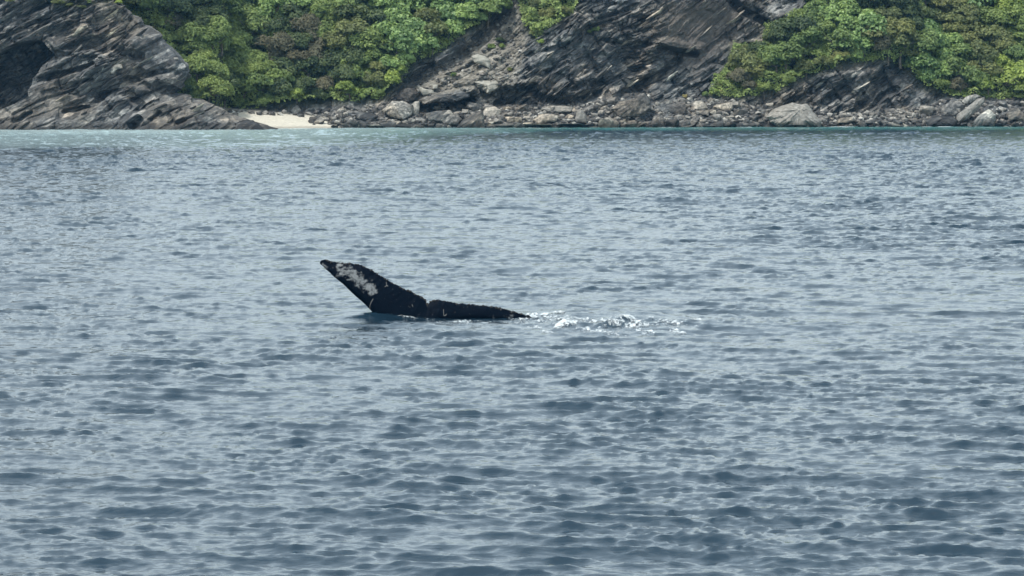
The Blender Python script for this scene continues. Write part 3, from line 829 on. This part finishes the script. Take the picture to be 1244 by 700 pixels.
# small stones between the boulders: nobody could count them
def pebble_field():
    rs = np.random.RandomState(4)
    ico = bmesh.new(); bmesh.ops.create_icosphere(ico, subdivisions=1, radius=1.0)
    bv = np.array([v.co[:] for v in ico.verts]); bf = np.array([[v.index for v in f.verts] for f in ico.faces]); ico.free()
    V = []; Fs = []; T = []
    n = 0
    while n < 3400:
        if rs.rand() < .74:
            px = rs.uniform(264, 1290); a, b = strip_top(px), shore_py(px); py = a + (b - a) * rs.rand() ** .8
            if inside(np.array([px]), np.array([py]), sand_poly)[0]: continue
            s = rs.choice([.12, .18, .25, .35, .45]) * (.8 if py > b - 6 else 1)
        else:
            px, py = rs.uniform(500, 640), rs.uniform(-5, 118)
            if not inside(np.array([px]), np.array([py]), SCREE)[0]: continue
            s = rs.choice([.08, .12, .2, .3])
        p = on_hill(px, py)
        a = rs.uniform(0, 6.28)
        v = bv * (1 + (rs.rand(len(bv), 1) - .5) * .5) * np.array([s, s, s * rs.uniform(.5, .9)])
        v = np.stack([v[:, 0] * math.cos(a) - v[:, 1] * math.sin(a), v[:, 0] * math.sin(a) + v[:, 1] * math.cos(a), v[:, 2]], -1)
        V.append(v + np.array([p.x, p.y - s * .3, p.z])); Fs.append(bf + n * len(bv)); T += [rs.rand()] * len(bv)
        n += 1
    me = mesh_np('pebbles', np.concatenate(V), np.concatenate(Fs), smooth=False)
    add_attr(me, 'tint', T)
    m = M('pebbles')
    c = m.ramp(m.attr('tint'), [(0.0, (.025, .025, .025)), (.5, (.075, .072, .067)), (.85, (.19, .18, .16)), (1, (.40, .39, .35))])
    sep = m.n('ShaderNodeSeparateXYZ'); m.l(m.pos(), sep.inputs[0])
    c = m.mix(1.0, c, m.ramp(sep.outputs[2], [(.2, (.35, .35, .34)), (1.0, (1, 1, 1))]), 'MULTIPLY')
    m.color(c); m.rough(.85, .3)
    obj('pebbles', me, m.m, label='loose grey and white stones filling the shore and scree', cat='stones', kind='stuff')
pebble_field()

# ------------------------------------------------------------ trees and bushes
def crown_mesh(seed, n=2300, leaf=.2, aspect=1.6, lobes=9, droop=.2, flat=.9, up=.35):
    rs = np.random.RandomState(seed)
    # lobes on a dome of unit radius
    L = []
    for i in range(lobes):
        a = rs.uniform(0, 6.28); e = math.asin(rs.uniform(-.15, 1))
        r = .58 * (1 if i else 0)
        L.append((r * math.cos(a) * math.cos(e), r * math.sin(a) * math.cos(e), r * math.sin(e) * flat, rs.uniform(.34, .52)))
    L = np.array(L)
    li = rs.choice(lobes, n, p=L[:, 3] ** 2 / (L[:, 3] ** 2).sum())
    d = rs.normal(size=(n, 3)); d[:, 2] = np.abs(d[:, 2]) * .9 - .25 * rs.rand(n); d /= np.linalg.norm(d, axis=1)[:, None]
    rr = 1 - .55 * rs.rand(n) ** 2.2
    c = L[li, :3] + d * (L[li, 3] * rr)[:, None] * np.array([1, 1, flat + .12])
    # normals: outward, some up, some random
    nn = d + np.array([0, 0, up]) + rs.normal(size=(n, 3)) * .38
    nn /= np.linalg.norm(nn, axis=1)[:, None]
    t = np.cross(nn, rs.normal(size=(n, 3))); t /= np.linalg.norm(t, axis=1)[:, None]
    b = np.cross(nn, t)
    sz = leaf * rs.uniform(.6, 1.25, n)[:, None]
    p0 = c - t * sz * aspect * .5; p2 = c + t * sz * aspect * .5 - np.array([0, 0, 1]) * sz * droop
    p1 = c + b * sz * .5 + nn * sz * .12; p3 = c - b * sz * .5 + nn * sz * .12
    V = np.stack([p0, p1, p2, p3], 1).reshape(-1, 3)
    Fc = np.arange(n * 4).reshape(n, 4)
    me = mesh_np('crown', V, Fc, smooth=False)
    lt = rs.rand(lobes)[li] * .5 + rs.rand(n) * .5
    add_attr(me, 'tint', np.repeat(lt, 4))
    return me
def trunk_mesh(seed):
    r = random.Random(seed)
    V = []; Fc = []
    def limb(p, q, r0, r1, k=6):
        d = (q - p).normalized(); a = d.orthogonal().normalized(); b = d.cross(a)
        for seg in range(4):
            f = seg / 3; c = p.lerp(q, f) + a * math.sin(f * 3.1) * .06; rr = r0 + (r1 - r0) * f
            for i in range(k):
                t = i / k * 6.2832; V.append(c + a * math.cos(t) * rr + b * math.sin(t) * rr)
        s0 = len(V) - 4 * k
        for seg in range(3):
            for i in range(k):
                j = (i + 1) % k
                Fc.append((s0 + seg * k + i, s0 + seg * k + j, s0 + (seg + 1) * k + j, s0 + (seg + 1) * k + i))
    fork = Vector((r.uniform(-.1, .1), r.uniform(-.1, .1), .05))
    limb(Vector((0, 0, -.9)), fork, .075, .05)
    for i in range(5):
        a = r.uniform(0, 6.28); q = Vector((math.cos(a) * .55, math.sin(a) * .55, r.uniform(.15, .5)))
        limb(fork, q, .045, .012, 5)
        limb(fork.lerp(q, .5), q + Vector((r.uniform(-.3, .3), r.uniform(-.3, .3), .18)), .02, .006, 4)
    me = bpy.data.meshes.new('trunk'); me.from_pydata([v[:] for v in V], [], Fc); me.update()
    me.materials.append(MAT_BARK)
    return me
TRUNKS = [trunk_mesh(i) for i in range(3)]
SPEC = {'bright': dict(n=2100, leaf=.145, aspect=1.3, lobes=15, droop=.3), 'mid': dict(n=2400, leaf=.10, aspect=1.6, lobes=10), 'dark': dict(n=2400, leaf=.10, aspect=1.6, lobes=9),
        'olive': dict(n=2600, leaf=.09, aspect=2.0, lobes=10), 'lime': dict(n=1900, leaf=.12, aspect=1.5, lobes=9), 'dry': dict(n=1700, leaf=.075, aspect=3.2, lobes=9, up=0.1),
        'soft': dict(n=3200, leaf=.078, aspect=2.2, lobes=16, flat=.9), 'straw': dict(n=1500, leaf=.09, aspect=2.6, lobes=7)}
CROWNS = {}
for i, (k, sp) in enumerate(SPEC.items()):
    CROWNS[k] = []
    for j in range(3 if k not in ('dry', 'straw') else 2):
        me = crown_mesh(100 + i * 10 + j, **sp); me.materials.append(LEAF[k]); CROWNS[k].append(me)
LOOK = {'bright': 'big-leaved light green tree', 'mid': 'mid-green leafy tree', 'dark': 'dark green dense tree', 'olive': 'olive green bush', 'lime': 'yellow-green bush', 'dry': 'brownish half-dry bush', 'soft': 'soft fine-leaved green bush', 'straw': 'straw yellow bush'}
ANCH = [(160, 10, 'olive'), (200, 12, 'dark'), (235, 8, 'dark'), (215, 25, 'dry'), (190, 30, 'soft'), (250, 25, 'dark'), (270, 5, 'mid'), (240, 50, 'soft'), (280, 50, 'soft'), (300, 35, 'soft'), (340, 5, 'bright'), (330, 20, 'bright'),
        (330, 40, 'dark'), (350, 47, 'dark'), (362, 62, 'mid'), (390, 20, 'mid'), (400, 8, 'soft'), (410, 35, 'soft'), (380, 55, 'dry'), (345, 78, 'dry'), (366, 76, 'dry'), (330, 85, 'mid'), (352, 95, 'dark'), (380, 95, 'dark'), (410, 90, 'dark'),
        (425, 70, 'dark'), (402, 104, 'dry'), (415, 115, 'lime'), (432, 118, 'lime'), (352, 122, 'lime'), (320, 110, 'mid'), (300, 120, 'mid'), (250, 110, 'soft'), (240, 90, 'soft'), (270, 80, 'soft'), (300, 85, 'soft'), (275, 122, 'dark'),
        (440, 40, 'olive'), (450, 60, 'mid'), (470, 20, 'bright'), (480, 45, 'bright'), (500, 30, 'bright'), (540, 20, 'bright'), (570, 15, 'bright'), (590, 5, 'mid'), (510, 60, 'bright'), (490, 75, 'bright'), (460, 90, 'olive'), (483, 98, 'lime'),
        (455, 110, 'mid'), (470, 120, 'mid'), (440, 10, 'dark'), (462, 0, 'dark'), (520, 5, 'bright'), (560, 35, 'bright'), (435, 95, 'mid'), (395, 70, 'olive'), (530, 45, 'olive'),
        (1010, 15, 'bright'), (1030, 30, 'bright'), (1000, 45, 'mid'), (975, 60, 'mid'), (950, 55, 'dark'), (940, 35, 'dark'), (990, 28, 'mid'), (1060, 8, 'dark'), (1090, 20, 'dark'), (1112, 28, 'dark'), (1080, 40, 'olive'), (1060, 50, 'bright'),
        (1040, 60, 'bright'), (1100, 45, 'mid'), (1130, 50, 'bright'), (1150, 30, 'olive'), (1180, 60, 'olive'), (1160, 80, 'mid'), (1140, 85, 'bright'), (1130, 70, 'bright'), (1190, 30, 'mid'), (1212, 45, 'dark'), (1200, 15, 'bright'), (1235, 10, 'lime'),
        (1240, 40, 'mid'), (1200, 75, 'olive'), (1225, 95, 'lime'), (1210, 108, 'lime'), (1170, 100, 'mid'), (1150, 105, 'mid'), (1185, 92, 'olive'), (1240, 75, 'mid'), (1240, 112, 'mid'), (1082, 68, 'dry'), (1110, 75, 'olive'), (1012, 75, 'olive'),
        (990, 85, 'olive'), (900, 82, 'olive'), (912, 65, 'olive'), (890, 56, 'lime'), (930, 90, 'olive'), (920, 110, 'soft'), (945, 100, 'soft'), (893, 98, 'dry'), (866, 112, 'lime'), (877, 103, 'straw'), (874, 93, 'lime'), (965, 72, 'mid'), (950, 76, 'mid'),
        (650, 10, 'olive'), (670, 20, 'olive'), (690, 3, 'lime'), (655, 35, 'mid'), (640, 3, 'mid'), (1172, 112, 'dry')]
def kind_at(px, py):
    a = px + rnd.gauss(0, 5); b = py + rnd.gauss(0, 4)
    return min(ANCH, key=lambda q: (q[0] - a) ** 2 + ((q[1] - b) * 1.2) ** 2)[2]
trees = []
NT = [0]
def put_tree(px, py, rpx, kind, group, where=on_hill, squash=1.0):
    p = where(px, py + rpx * .35)
    s = p.y / F * rpx * rnd.uniform(.92, 1.12)
    r_ = bpy.data.objects.new('tree' if kind in ('bright', 'mid', 'dark') else 'bush', None); C.objects.link(r_)
    r_.empty_display_size = .3
    r_.location = (p.x, p.y - s * .1, p.z - s * .1)
    r_.rotation_euler = (R(rnd.uniform(4, 22)), R(rnd.uniform(-10, 10)), rnd.uniform(0, 6.28)) if False else (R(rnd.uniform(0, 10)), R(rnd.uniform(-8, 8)), rnd.uniform(0, 6.28))
    r_.scale = (s, s, s * rnd.uniform(.85, 1.1) * squash)
    r_['category'] = 'tree' if kind in ('bright', 'mid', 'dark') else 'bush'; r_['group'] = group
    NT[0] += 1
    me = CROWNS[kind][NT[0] % len(CROWNS[kind])]
    c = bpy.data.objects.new('crown', me); C.objects.link(c); c.parent = r_
    c.location = (0, -.12, .5)
    t = bpy.data.objects.new('trunk', TRUNKS[NT[0] % 3]); C.objects.link(t); t.parent = r_; t.location = (0, 0, .3)
    r_['look'] = LOOK[kind]
    trees.append((px, py, r_, group))
    return r_
def fill_region(poly, x0, x1, y0, y1, step, group, rr):
    pts = []
    for _ in range(6000):
        px, py = rnd.uniform(x0, x1), rnd.uniform(y0, y1)
        pa = (np.array([px]), np.array([py]))
        if not inside(*pa, poly)[0]: continue
        ed = poly_dist(*pa, poly)[0]
        if py > 0 and ed < rr[0] * .45: continue
        if any((px - a) ** 2 + ((py - b) * 1.25) ** 2 < step ** 2 for a, b in pts): continue
        if py > -5:
            e = np.interp(py, [a for a, b in HL_EDGE], [b for a, b in HL_EDGE])
            if px < e - 8: continue
        pts.append((px, py))
    pts.sort(key=lambda q: q[1])
    for px, py in pts:
        k = kind_at(px, py)
        ed = poly_dist(np.array([px]), np.array([py]), poly)[0]
        r_ = rnd.uniform(*rr)
        if py > 20: r_ = min(r_, max(8, ed * 1.25))
        put_tree(px, py, r_, k, group)
VLV = [(135, -16), (625, -16), (612, 0), (592, 28), (560, 45), (540, 62), (505, 78), (490, 100), (478, 112), (466, 124), (440, 126), (400, 128), (375, 129), (300, 136), (268, 134), (225, 126), (215, 124), (210, 60)]
fill_region(VLV, 130, 622, -16, 136, 17.0, 'trees and bushes on the slope above the beach', (17, 26))
VRV = [(985, -16), (1275, -16), (1275, 125), (1190, 122), (1160, 120), (1122, 108), (1106, 88), (1080, 74), (1040, 78), (1005, 86), (972, 98), (945, 112), (930, 120), (905, 120), (888, 104), (880, 96), (884, 70), (888, 52), (926, 50), (925, 32), (955, 22), (985, 12)]
fill_region(VRV, 880, 1275, -16, 125, 17.0, 'trees and bushes on the right slope', (17, 26))
for px, py, r_, k in [(640, 0, 12, 'mid'), (655, 8, 13, 'olive'), (672, 3, 13, 'olive'), (690, -2, 13, 'lime'), (664, 20, 11, 'olive'), (650, 26, 11, 'mid'), (684, 14, 10, 'olive'), (651, 42, 9, 'olive'), (640, 16, 10, 'mid'), (657, 52, 5, 'lime')]:
    put_tree(px, py, r_, k, 'bushes on the ledge high on the cliff')
for px, py, r_, k in [(866, 113, 9, 'lime'), (859, 116, 6, 'mid'), (875, 104, 7, 'straw'), (869, 95, 6, 'lime'), (879, 92, 6, 'lime'), (878, 112, 4, 'straw')]:
    put_tree(px, py, r_, k, 'bright bushes low on the cliff edge')
for px, py, r_, k in [(723, 37, 6, 'mid'), (717, 40, 4, 'mid'), (606, 50, 6, 'dark'), (597, 58, 6, 'mid'), (611, 58, 5, 'mid'), (552, 92, 4, 'mid'), (619, 86, 4, 'olive'), (832, 118, 4, 'straw')]:
    put_tree(px, py, r_, k, 'small bushes rooted in bare rock')
for px, py, r_, k in [(70, 2, 9, 'olive'), (84, 6, 8, 'olive'), (98, 8, 8, 'olive'), (108, 2, 8, 'mid'), (92, -4, 9, 'olive'), (12, 0, 7, 'olive'), (56, -4, 8, 'mid'), (150, 8, 8, 'lime'), (160, 16, 6, 'olive'), (142, 2, 7, 'lime'), (196, 46, 6, 'lime'), (206, 56, 4, 'dry'), (186, 34, 6, 'straw'), (30, -4, 7, 'olive')]:
    put_tree(px, py, r_, k, 'low bushes on top of the headland', where=on_headland if px < 145 else on_hill, squash=.6)
def tree_place(px):
    if px < 300: return 'beside the headland'
    if px < 400: return 'above the sand beach'
    if px < 500: return 'above boulders right of beach'
    if px < 640: return 'left of the scree gully'
    if px < 760: return 'on the high ledge'
    if px < 960: return 'right of the bare cliff'
    if px < 1060: return 'left part of right slope'
    if px < 1150: return 'above the dark outcrop'
    return 'at right end of slope'
for g in ('trees and bushes on the slope above the beach', 'trees and bushes on the right slope'):
    row_labels([(a, b, c) for a, b, c, gg in trees if gg == g], 16, lambda o: o['look'], tree_place)
for g, ph in (('bushes on the ledge high on the cliff', 'on the high cliff ledge'), ('bright bushes low on the cliff edge', 'low on the cliff edge'), ('small bushes rooted in bare rock', 'rooted in bare cliff'), ('low bushes on top of the headland', 'on top of the headland')):
    row_labels([(a, b, c) for a, b, c, gg in trees if gg == g], 12, lambda o: o['look'], lambda px: ph)
for _, _, o, _ in trees: del o['look']
for o in bpy.data.objects:
    if o.name.startswith('boulder') and 'look' in o: del o['look']

# leafy ground cover between the crowns and on the upper hill
def undergrowth():
    rs = np.random.RandomState(8)
    n = 190000
    jj = rs.randint(0, len(HZ) - 1, n * 2); ii = rs.randint(0, len(HX), n * 2)
    keep = (HVEG[jj, ii] > .55 + .3 * rs.rand(n * 2)) & (HZ[jj] > 1.0)
    px = CX + F * HX[ii] / HY[jj, ii]
    jj, ii = jj[keep][:n], ii[keep][:n]
    n = len(jj)
    c = np.stack([HX[ii] + rs.uniform(-.1, .1, n), HY[jj, ii] - rs.rand(n) * .25, HZ[jj] + rs.rand(n) * .15], -1)
    md = np.clip(fbm(c[:, 0] / 1.3, c[:, 2] / 1.1, 61, 2) - .35, 0, 1) * 2.4
    c[:, 1] -= md * 1.1; c[:, 2] += md * .8
    nn = rs.normal(size=(n, 3)) * .5 + np.array([0, -.6, .6]); nn /= np.linalg.norm(nn, axis=1)[:, None]
    t = np.cross(nn, rs.normal(size=(n, 3))); t /= np.linalg.norm(t, axis=1)[:, None]
    b = np.cross(nn, t)
    hi = HZ[jj] > 18
    sz = np.where(hi, .8, .24)[:, None] * rs.uniform(.6, 1.3, n)[:, None]
    V = np.stack([c - t * sz * .8, c + b * sz * .45, c + t * sz * .8, c - b * sz * .45], 1).reshape(-1, 3)
    me = mesh_np('undergrowth', V, np.arange(n * 4).reshape(n, 4), smooth=False)
    add_attr(me, 'tint', np.repeat(rs.rand(n), 4))
    obj('undergrowth', me, LEAF['soft'], label='low leafy ground cover between the trees on the hill', cat='undergrowth', kind='stuff')
undergrowth()

# ------------------------------------------------------------ the whale's flukes
def whale():
    T_ = [(388.6, 318.6), (390.5, 316.2), (395.3, 315.2), (400, 316.6), (406, 318.8), (416, 319.6), (426.7, 320.5), (437, 321.8), (447.2, 326), (454, 330), (461.7, 335), (473.7, 342.2), (482, 346.5), (490.6, 350.7), (505, 357.4), (513, 361), (517, 364.6), (518.6, 369.4), (519.6, 372.6), (520.8, 369.4), (523.4, 366.0), (527, 365), (531.6, 364.8), (543.7, 366.2), (558, 369.3), (575, 370.5), (591.9, 371.8), (606.4, 374.2), (620.8, 378.2), (635.3, 382.4), (650, 386.5)]
    L_ = [(388.8, 320.2), (390, 321.6), (393, 324), (396, 327.5), (399, 330), (404, 334.6), (411, 340.5), (420, 348.5), (427, 355), (431, 358.6), (436, 363.5), (444, 370.5), (450, 377), (458, 386), (473, 398), (490, 404), (500, 408), (508, 410), (514, 410), (519, 409), (524, 405), (528, 398), (533, 392.5), (548, 391), (562, 389.5), (577, 389), (594, 388.5), (610, 388.5), (622, 388.5), (636, 388.5), (651, 388.5)]
    T_, L_ = np.array(T_), np.array(L_)
    d = np.r_[0, np.cumsum(np.hypot(*np.diff(T_, axis=0).T) + 1.0)]
    ns = 360
    u = np.linspace(0, d[-1], ns)
    u = np.sort(np.r_[u, np.linspace(d[15], d[21], 40)]); ns = len(u)
    tx, ty = np.interp(u, d, T_[:, 0]), np.interp(u, d, T_[:, 1])
    lx, ly = np.interp(u, d, L_[:, 0]), np.interp(u, d, L_[:, 1])
    ser = (vnoise(u / 2.6, u * 0, 3) * 1.5 + vnoise(u / 1.1, u * 0, 4) * .9) - .9
    ser *= np.clip((u - 6) / 12, 0, 1) * np.where(tx > 520, 1.1, .75)
    dxx, dyy = tx - lx, ty - ly; ln = np.hypot(dxx, dyy)
    ly = ly + (vnoise(u / 9, u * 0, 9) - .5) * .8
    K = 40
    V = []
    for i in range(ns):
        tip = min(1, min(u[i], u[-1] - u[i]) / 60)
        th = (.05 + .20 * tip) * min(1, ln[i] / 30 + .15)
        for k in range(K):
            a = 2 * math.pi * k / K
            f = .5 - .5 * math.cos(a)                         # 0 at leading edge, 1 at trailing edge
            side = math.sin(a)
            prof = abs(side) * (1 - .55 * f) * 1.1
            px = lx[i] + (tx[i] - lx[i]) * f; py = ly[i] + (ty[i] - ly[i]) * f
            w_ = max(0, (f - .8) / .2) * ser[i]; px += dxx[i] / ln[i] * w_; py += dyy[i] / ln[i] * w_
            zz = 385 - py
            lump = (vnoise(np.array([px / 5.]), np.array([py / 5.]), 6)[0] - .5) * .02 * (1 if f > .6 else .3)
            # the blade leans back and its left lobe bends away a little
            Y = 72.5 + .0053 * zz + .0016 * max(0, 470 - px) - (.5 * th * prof + lump) * (1 if side > 0 else -1)
            q = at(px, py, Y)
            V.append(q[:])
    Fc = []
    for i in range(ns - 1):
        for k in range(K):
            j = (k + 1) % K
            Fc.append((i * K + k, i * K + j, (i + 1) * K + j, (i + 1) * K + k))
    Fc.append(tuple(range(K))); Fc.append(tuple(range((ns - 1) * K, ns * K))[::-1])
    # tail stock under water, running down and away
    p0 = at(505, 400, 72.6); s0 = len(V); nr = 12; kk = 20
    for i in range(nr):
        f = i / (nr - 1)
        c = p0 + Vector((.15 * f, 2.6 * f, -.15 - 2.4 * f)); r0 = .22 + .55 * f
        for k in range(kk):
            a = 2 * math.pi * k / kk
            V.append((c.x + math.cos(a) * r0 * .7, c.y + math.sin(a) * r0 * .4, c.z + math.sin(a) * r0 * .9 - .1))
    for i in range(nr - 1):
        for k in range(kk):
            j = (k + 1) % kk
            Fc.append((s0 + i * kk + k, s0 + i * kk + j, s0 + (i + 1) * kk + j, s0 + (i + 1) * kk + k))
    me = bpy.data.meshes.new('whale'); me.from_pydata(V, [], Fc); me.update()
    for p in me.polygons: p.use_smooth = True
    co = np.array(V); PX, PY = to_px(co[:, 0], co[:, 1], co[:, 2])
    def spine(pts, hw, nz_, seed):
        dd = poly_dist(PX, PY, pts, False)
        return np.clip(1.1 - dd / hw + (fbm(PX / 5, PY / 5, seed, 4) - .5) * nz_, 0, 1)
    wt = np.maximum(spine([(412, 328), (426, 332), (438, 341), (451, 353)], 9.5, 1.5, 3), .42 * spine([(600, 384), (628, 384)], 4.5, 2.2, 7))
    wt = np.maximum(wt, .6 * spine([(392, 320), (396, 328)], 3, 2.5, 9))
    add_attr(me, 'white', wt)
    m = M('whale_skin')
    p = m.pos()
    sp_ = m.noise(p, 9.0, 6, .75)
    spots_ = m.ramp(m.noise(p, 22.0, 2, .5), [(.70, (0,) * 3), (.76, (1,) * 3)])
    base = m.mix(m.math('MULTIPLY', spots_, .5), (0.0012, 0.0042, 0.0095), (.10, .10, .09))
    wf = m.ramp(m.math('ADD', m.attr('white'), m.math('MULTIPLY', m.math('MULTIPLY', m.math('SUBTRACT', sp_, .53), 3.6), m.math('MULTIPLY', m.attr('white'), 2.5, True))), [(.32, (0,) * 3), (.85, (1,) * 3)])
    c = m.mix(wf, base, m.ramp(sp_, [(.3, (.045, .052, .058)), (.7, (.19, .205, .21))]))
    # scratches left by other whales and barnacle scars
    vo = m.n('ShaderNodeTexVoronoi', feature='DISTANCE_TO_EDGE'); vo.inputs['Scale'].default_value = 1.1; m.l(m.mapping(p, scale=(1, 1, .5), rot=(0, .6, 0)), vo.inputs['Vector'])
    scr = m.math('MULTIPLY', m.math('LESS_THAN', vo.outputs[0], .006), m.math('GREATER_THAN', m.noise(p, 3.3, 2), .60))
    c = m.mix(m.math('MULTIPLY', scr, .5), c, (.26, .26, .25))
    m.color(c); m.rough(.45, .02)
    m.bump(m.noise(p, 14, 5, .6), .35, .02)
    o = obj('whale', me, m.m, label='black whale tail with white patch and ragged edge rising from the water', cat='whale')
    # barnacle knobs along the trailing edge
    bm = bmesh.new(); bmesh.ops.create_icosphere(bm, subdivisions=1, radius=1.0)
    for v in bm.verts: v.co = Vector((v.co.x, v.co.y, v.co.z * (.8 + .3 * rnd.random())))
    bme = bpy.data.meshes.new('barnacle'); bm.to_mesh(bme); bm.free()
    mm = M('barnacle'); mm.color(mm.ramp(mm.noise(mm.pos(), 30, 3), [(.35, (.004, .006, .009)), (.7, (.05, .05, .048))])); mm.rough(.7, .4)
    bme.materials.append(mm.m)
    for i in range(0, 58):
        k = int(ns * (0.03 + .93 * i / 58) + rnd.uniform(-2, 2))
        b = bpy.data.objects.new('barnacle', bme); C.objects.link(b); b.parent = o
        b.location = at(tx[k] + rnd.uniform(-.5, .5), ty[k] + rnd.uniform(-.2, 1.2), 72.5 + .0053 * (385 - ty[k]) + .0016 * max(0, 470 - tx[k]) - .02)
        s = rnd.uniform(.014, .034); b.scale = (s * 1.3, s, s)
whale()

# ------------------------------------------------------------ foam on the water
def foam():
    m = M('sea_foam')
    m.color(m.ramp(m.noise(m.pos(), 12, 4), [(.3, (.42, .48, .50)), (.65, (.66, .70, .71))])); m.rough(.75, .3)
    fa = m.math('ADD', m.attr('froth'), m.math('MULTIPLY', m.math('SUBTRACT', m.noise(m.mapping(m.pos(), scale=(1, .5, 1)), 17, 6, .8), .52), 2.6))
    m.l(m.ramp(fa, [(.34, (0,) * 3), (1.0, (.72,) * 3)]), m.b.inputs['Alpha'])
    def patch(name, x0, x1, y0, y1, nx, ny, fn, thr, label, lift=.012):
        X, Y = np.meshgrid(np.linspace(x0, x1, nx), np.linspace(y0, y1, ny))
        PX = CX + F * X / Y; PY = CY + 0 * X
        PX, PY = to_px(X, Y, 0 * X)
        v = fn(PX, PY, X, Y)
        x, y, z = waves(X, Y)
        z = z + lift + np.clip(v - thr, 0, .5) * .03
        keep = v > thr
        f = grid_faces(ny, nx)
        kf = keep.ravel()[f].all(1)
        f = f[kf]
        used = np.unique(f); remap = np.full(X.size, -1); remap[used] = np.arange(len(used))
        me = mesh_np(name, np.stack([x, y, z], -1).reshape(-1, 3)[used], remap[f])
        add_attr(me, 'froth', v.ravel()[used])
        obj(name, me, m.m, label=label, cat='foam', kind='stuff')
    def near_whale(PX, PY, X, Y):
        v = 0 * X
        for pts, hw, s in [([(640, 385), (668, 386), (684, 384)], 3.0, .95), ([(640, 397), (668, 399), (690, 397), (712, 395)], 3.0, .85), ([(748, 393), (762, 390), (776, 394)], 4.0, 1.0), ([(770, 397), (805, 395), (835, 396)], 2.6, .75),
                           ([(776, 404), (796, 406)], 3.0, .95), ([(815, 403), (834, 405)], 2.5, .9), ([(456, 380.5), (468, 385.5)], 2.2, .95), ([(470, 386), (515, 388), (530, 392)], 2.0, .55), ([(690, 391), (740, 398)], 3.5, .6),
                           ([(560, 393), (640, 391)], 2.4, .5), ([(650, 390), (700, 389), (742, 391)], 2.0, .7), ([(660, 403), (700, 404), (730, 401)], 1.8, .6), ([(786, 390), (830, 392), (850, 390)], 1.8, .6), ([(720, 395), (760, 400), (790, 399)], 2.2, .75), ([(530, 394), (640, 388)], 2.0, .5), ([(700, 402), (760, 407)], 3.0, .5), ([(840, 398), (860, 402)], 2.2, .5)]:
            d = poly_dist(PX, PY, pts, False)
            v = np.maximum(v, s * np.clip(1.25 - d / hw, 0, 1))
        n = fbm(X * 4.0 + 9, Y * 2.0, 6, 5, .75); n2 = fbm(X * 17, Y * 6, 5, 2)
        return v * np.clip((n - .38) * 5.0, 0, 1.2) * (.4 + 1.2 * n2)
    a, b = water_pt(440, 413), water_pt(880, 372)
    patch('sea_foam', water_pt(448, 380).x - .4, 5.2, a.y, b.y, 620, 420, near_whale, .10, 'broken white foam trailing on the water right of the whale tail')
    def shore(PX, PY, X, Y):
        v = 0 * X
        d = Y - shore_y(PX)
        for c, w_ in ((124, 14), (278, 5), (1024, 22), (1126, 10), (1150, 24), (1240, 10), (812, 20), (560, 8), (905, 14)):
            v = np.maximum(v, np.clip(1.3 - np.abs(PX - c) / w_, 0, 1) * (.95 if c in (124, 1024, 1126) else .72))
        return v * np.clip(1.2 - np.abs(d + 2.6) / 3.5, 0, 1) * (.45 + vnoise(X * 1.3, Y * .3, 3) * .9)
    patch('shore_foam', -60, 75, 412, 458, 1500, 130, shore, .5, 'thin white wash where the sea meets the shore rocks', lift=.04)
foam()

# ------------------------------------------------------------ haze
def haze():
    bm = bmesh.new(); bmesh.ops.create_cube(bm, size=1.0)
    for v in bm.verts: v.co = Vector((v.co.x * 520, 240 + v.co.y * 640, -3.5 + (v.co.z + .5) * 76))
    me = bpy.data.meshes.new('haze'); bm.to_mesh(me); bm.free()
    mt = bpy.data.materials.new('haze'); mt.use_nodes = True; t = mt.node_tree; t.nodes.clear()
    o_ = t.nodes.new('ShaderNodeOutputMaterial'); v_ = t.nodes.new('ShaderNodeVolumePrincipled')
    v_.inputs['Color'].default_value = (.25, .6, 1, 1); v_.inputs['Density'].default_value = 0.00007; v_.inputs['Anisotropy'].default_value = 0.2
    t.links.new(v_.outputs[0], o_.inputs['Volume'])
    me.materials.append(mt)
    obj('haze', me, kind='stuff', label='faint sea haze over the bay', cat='haze')
haze()
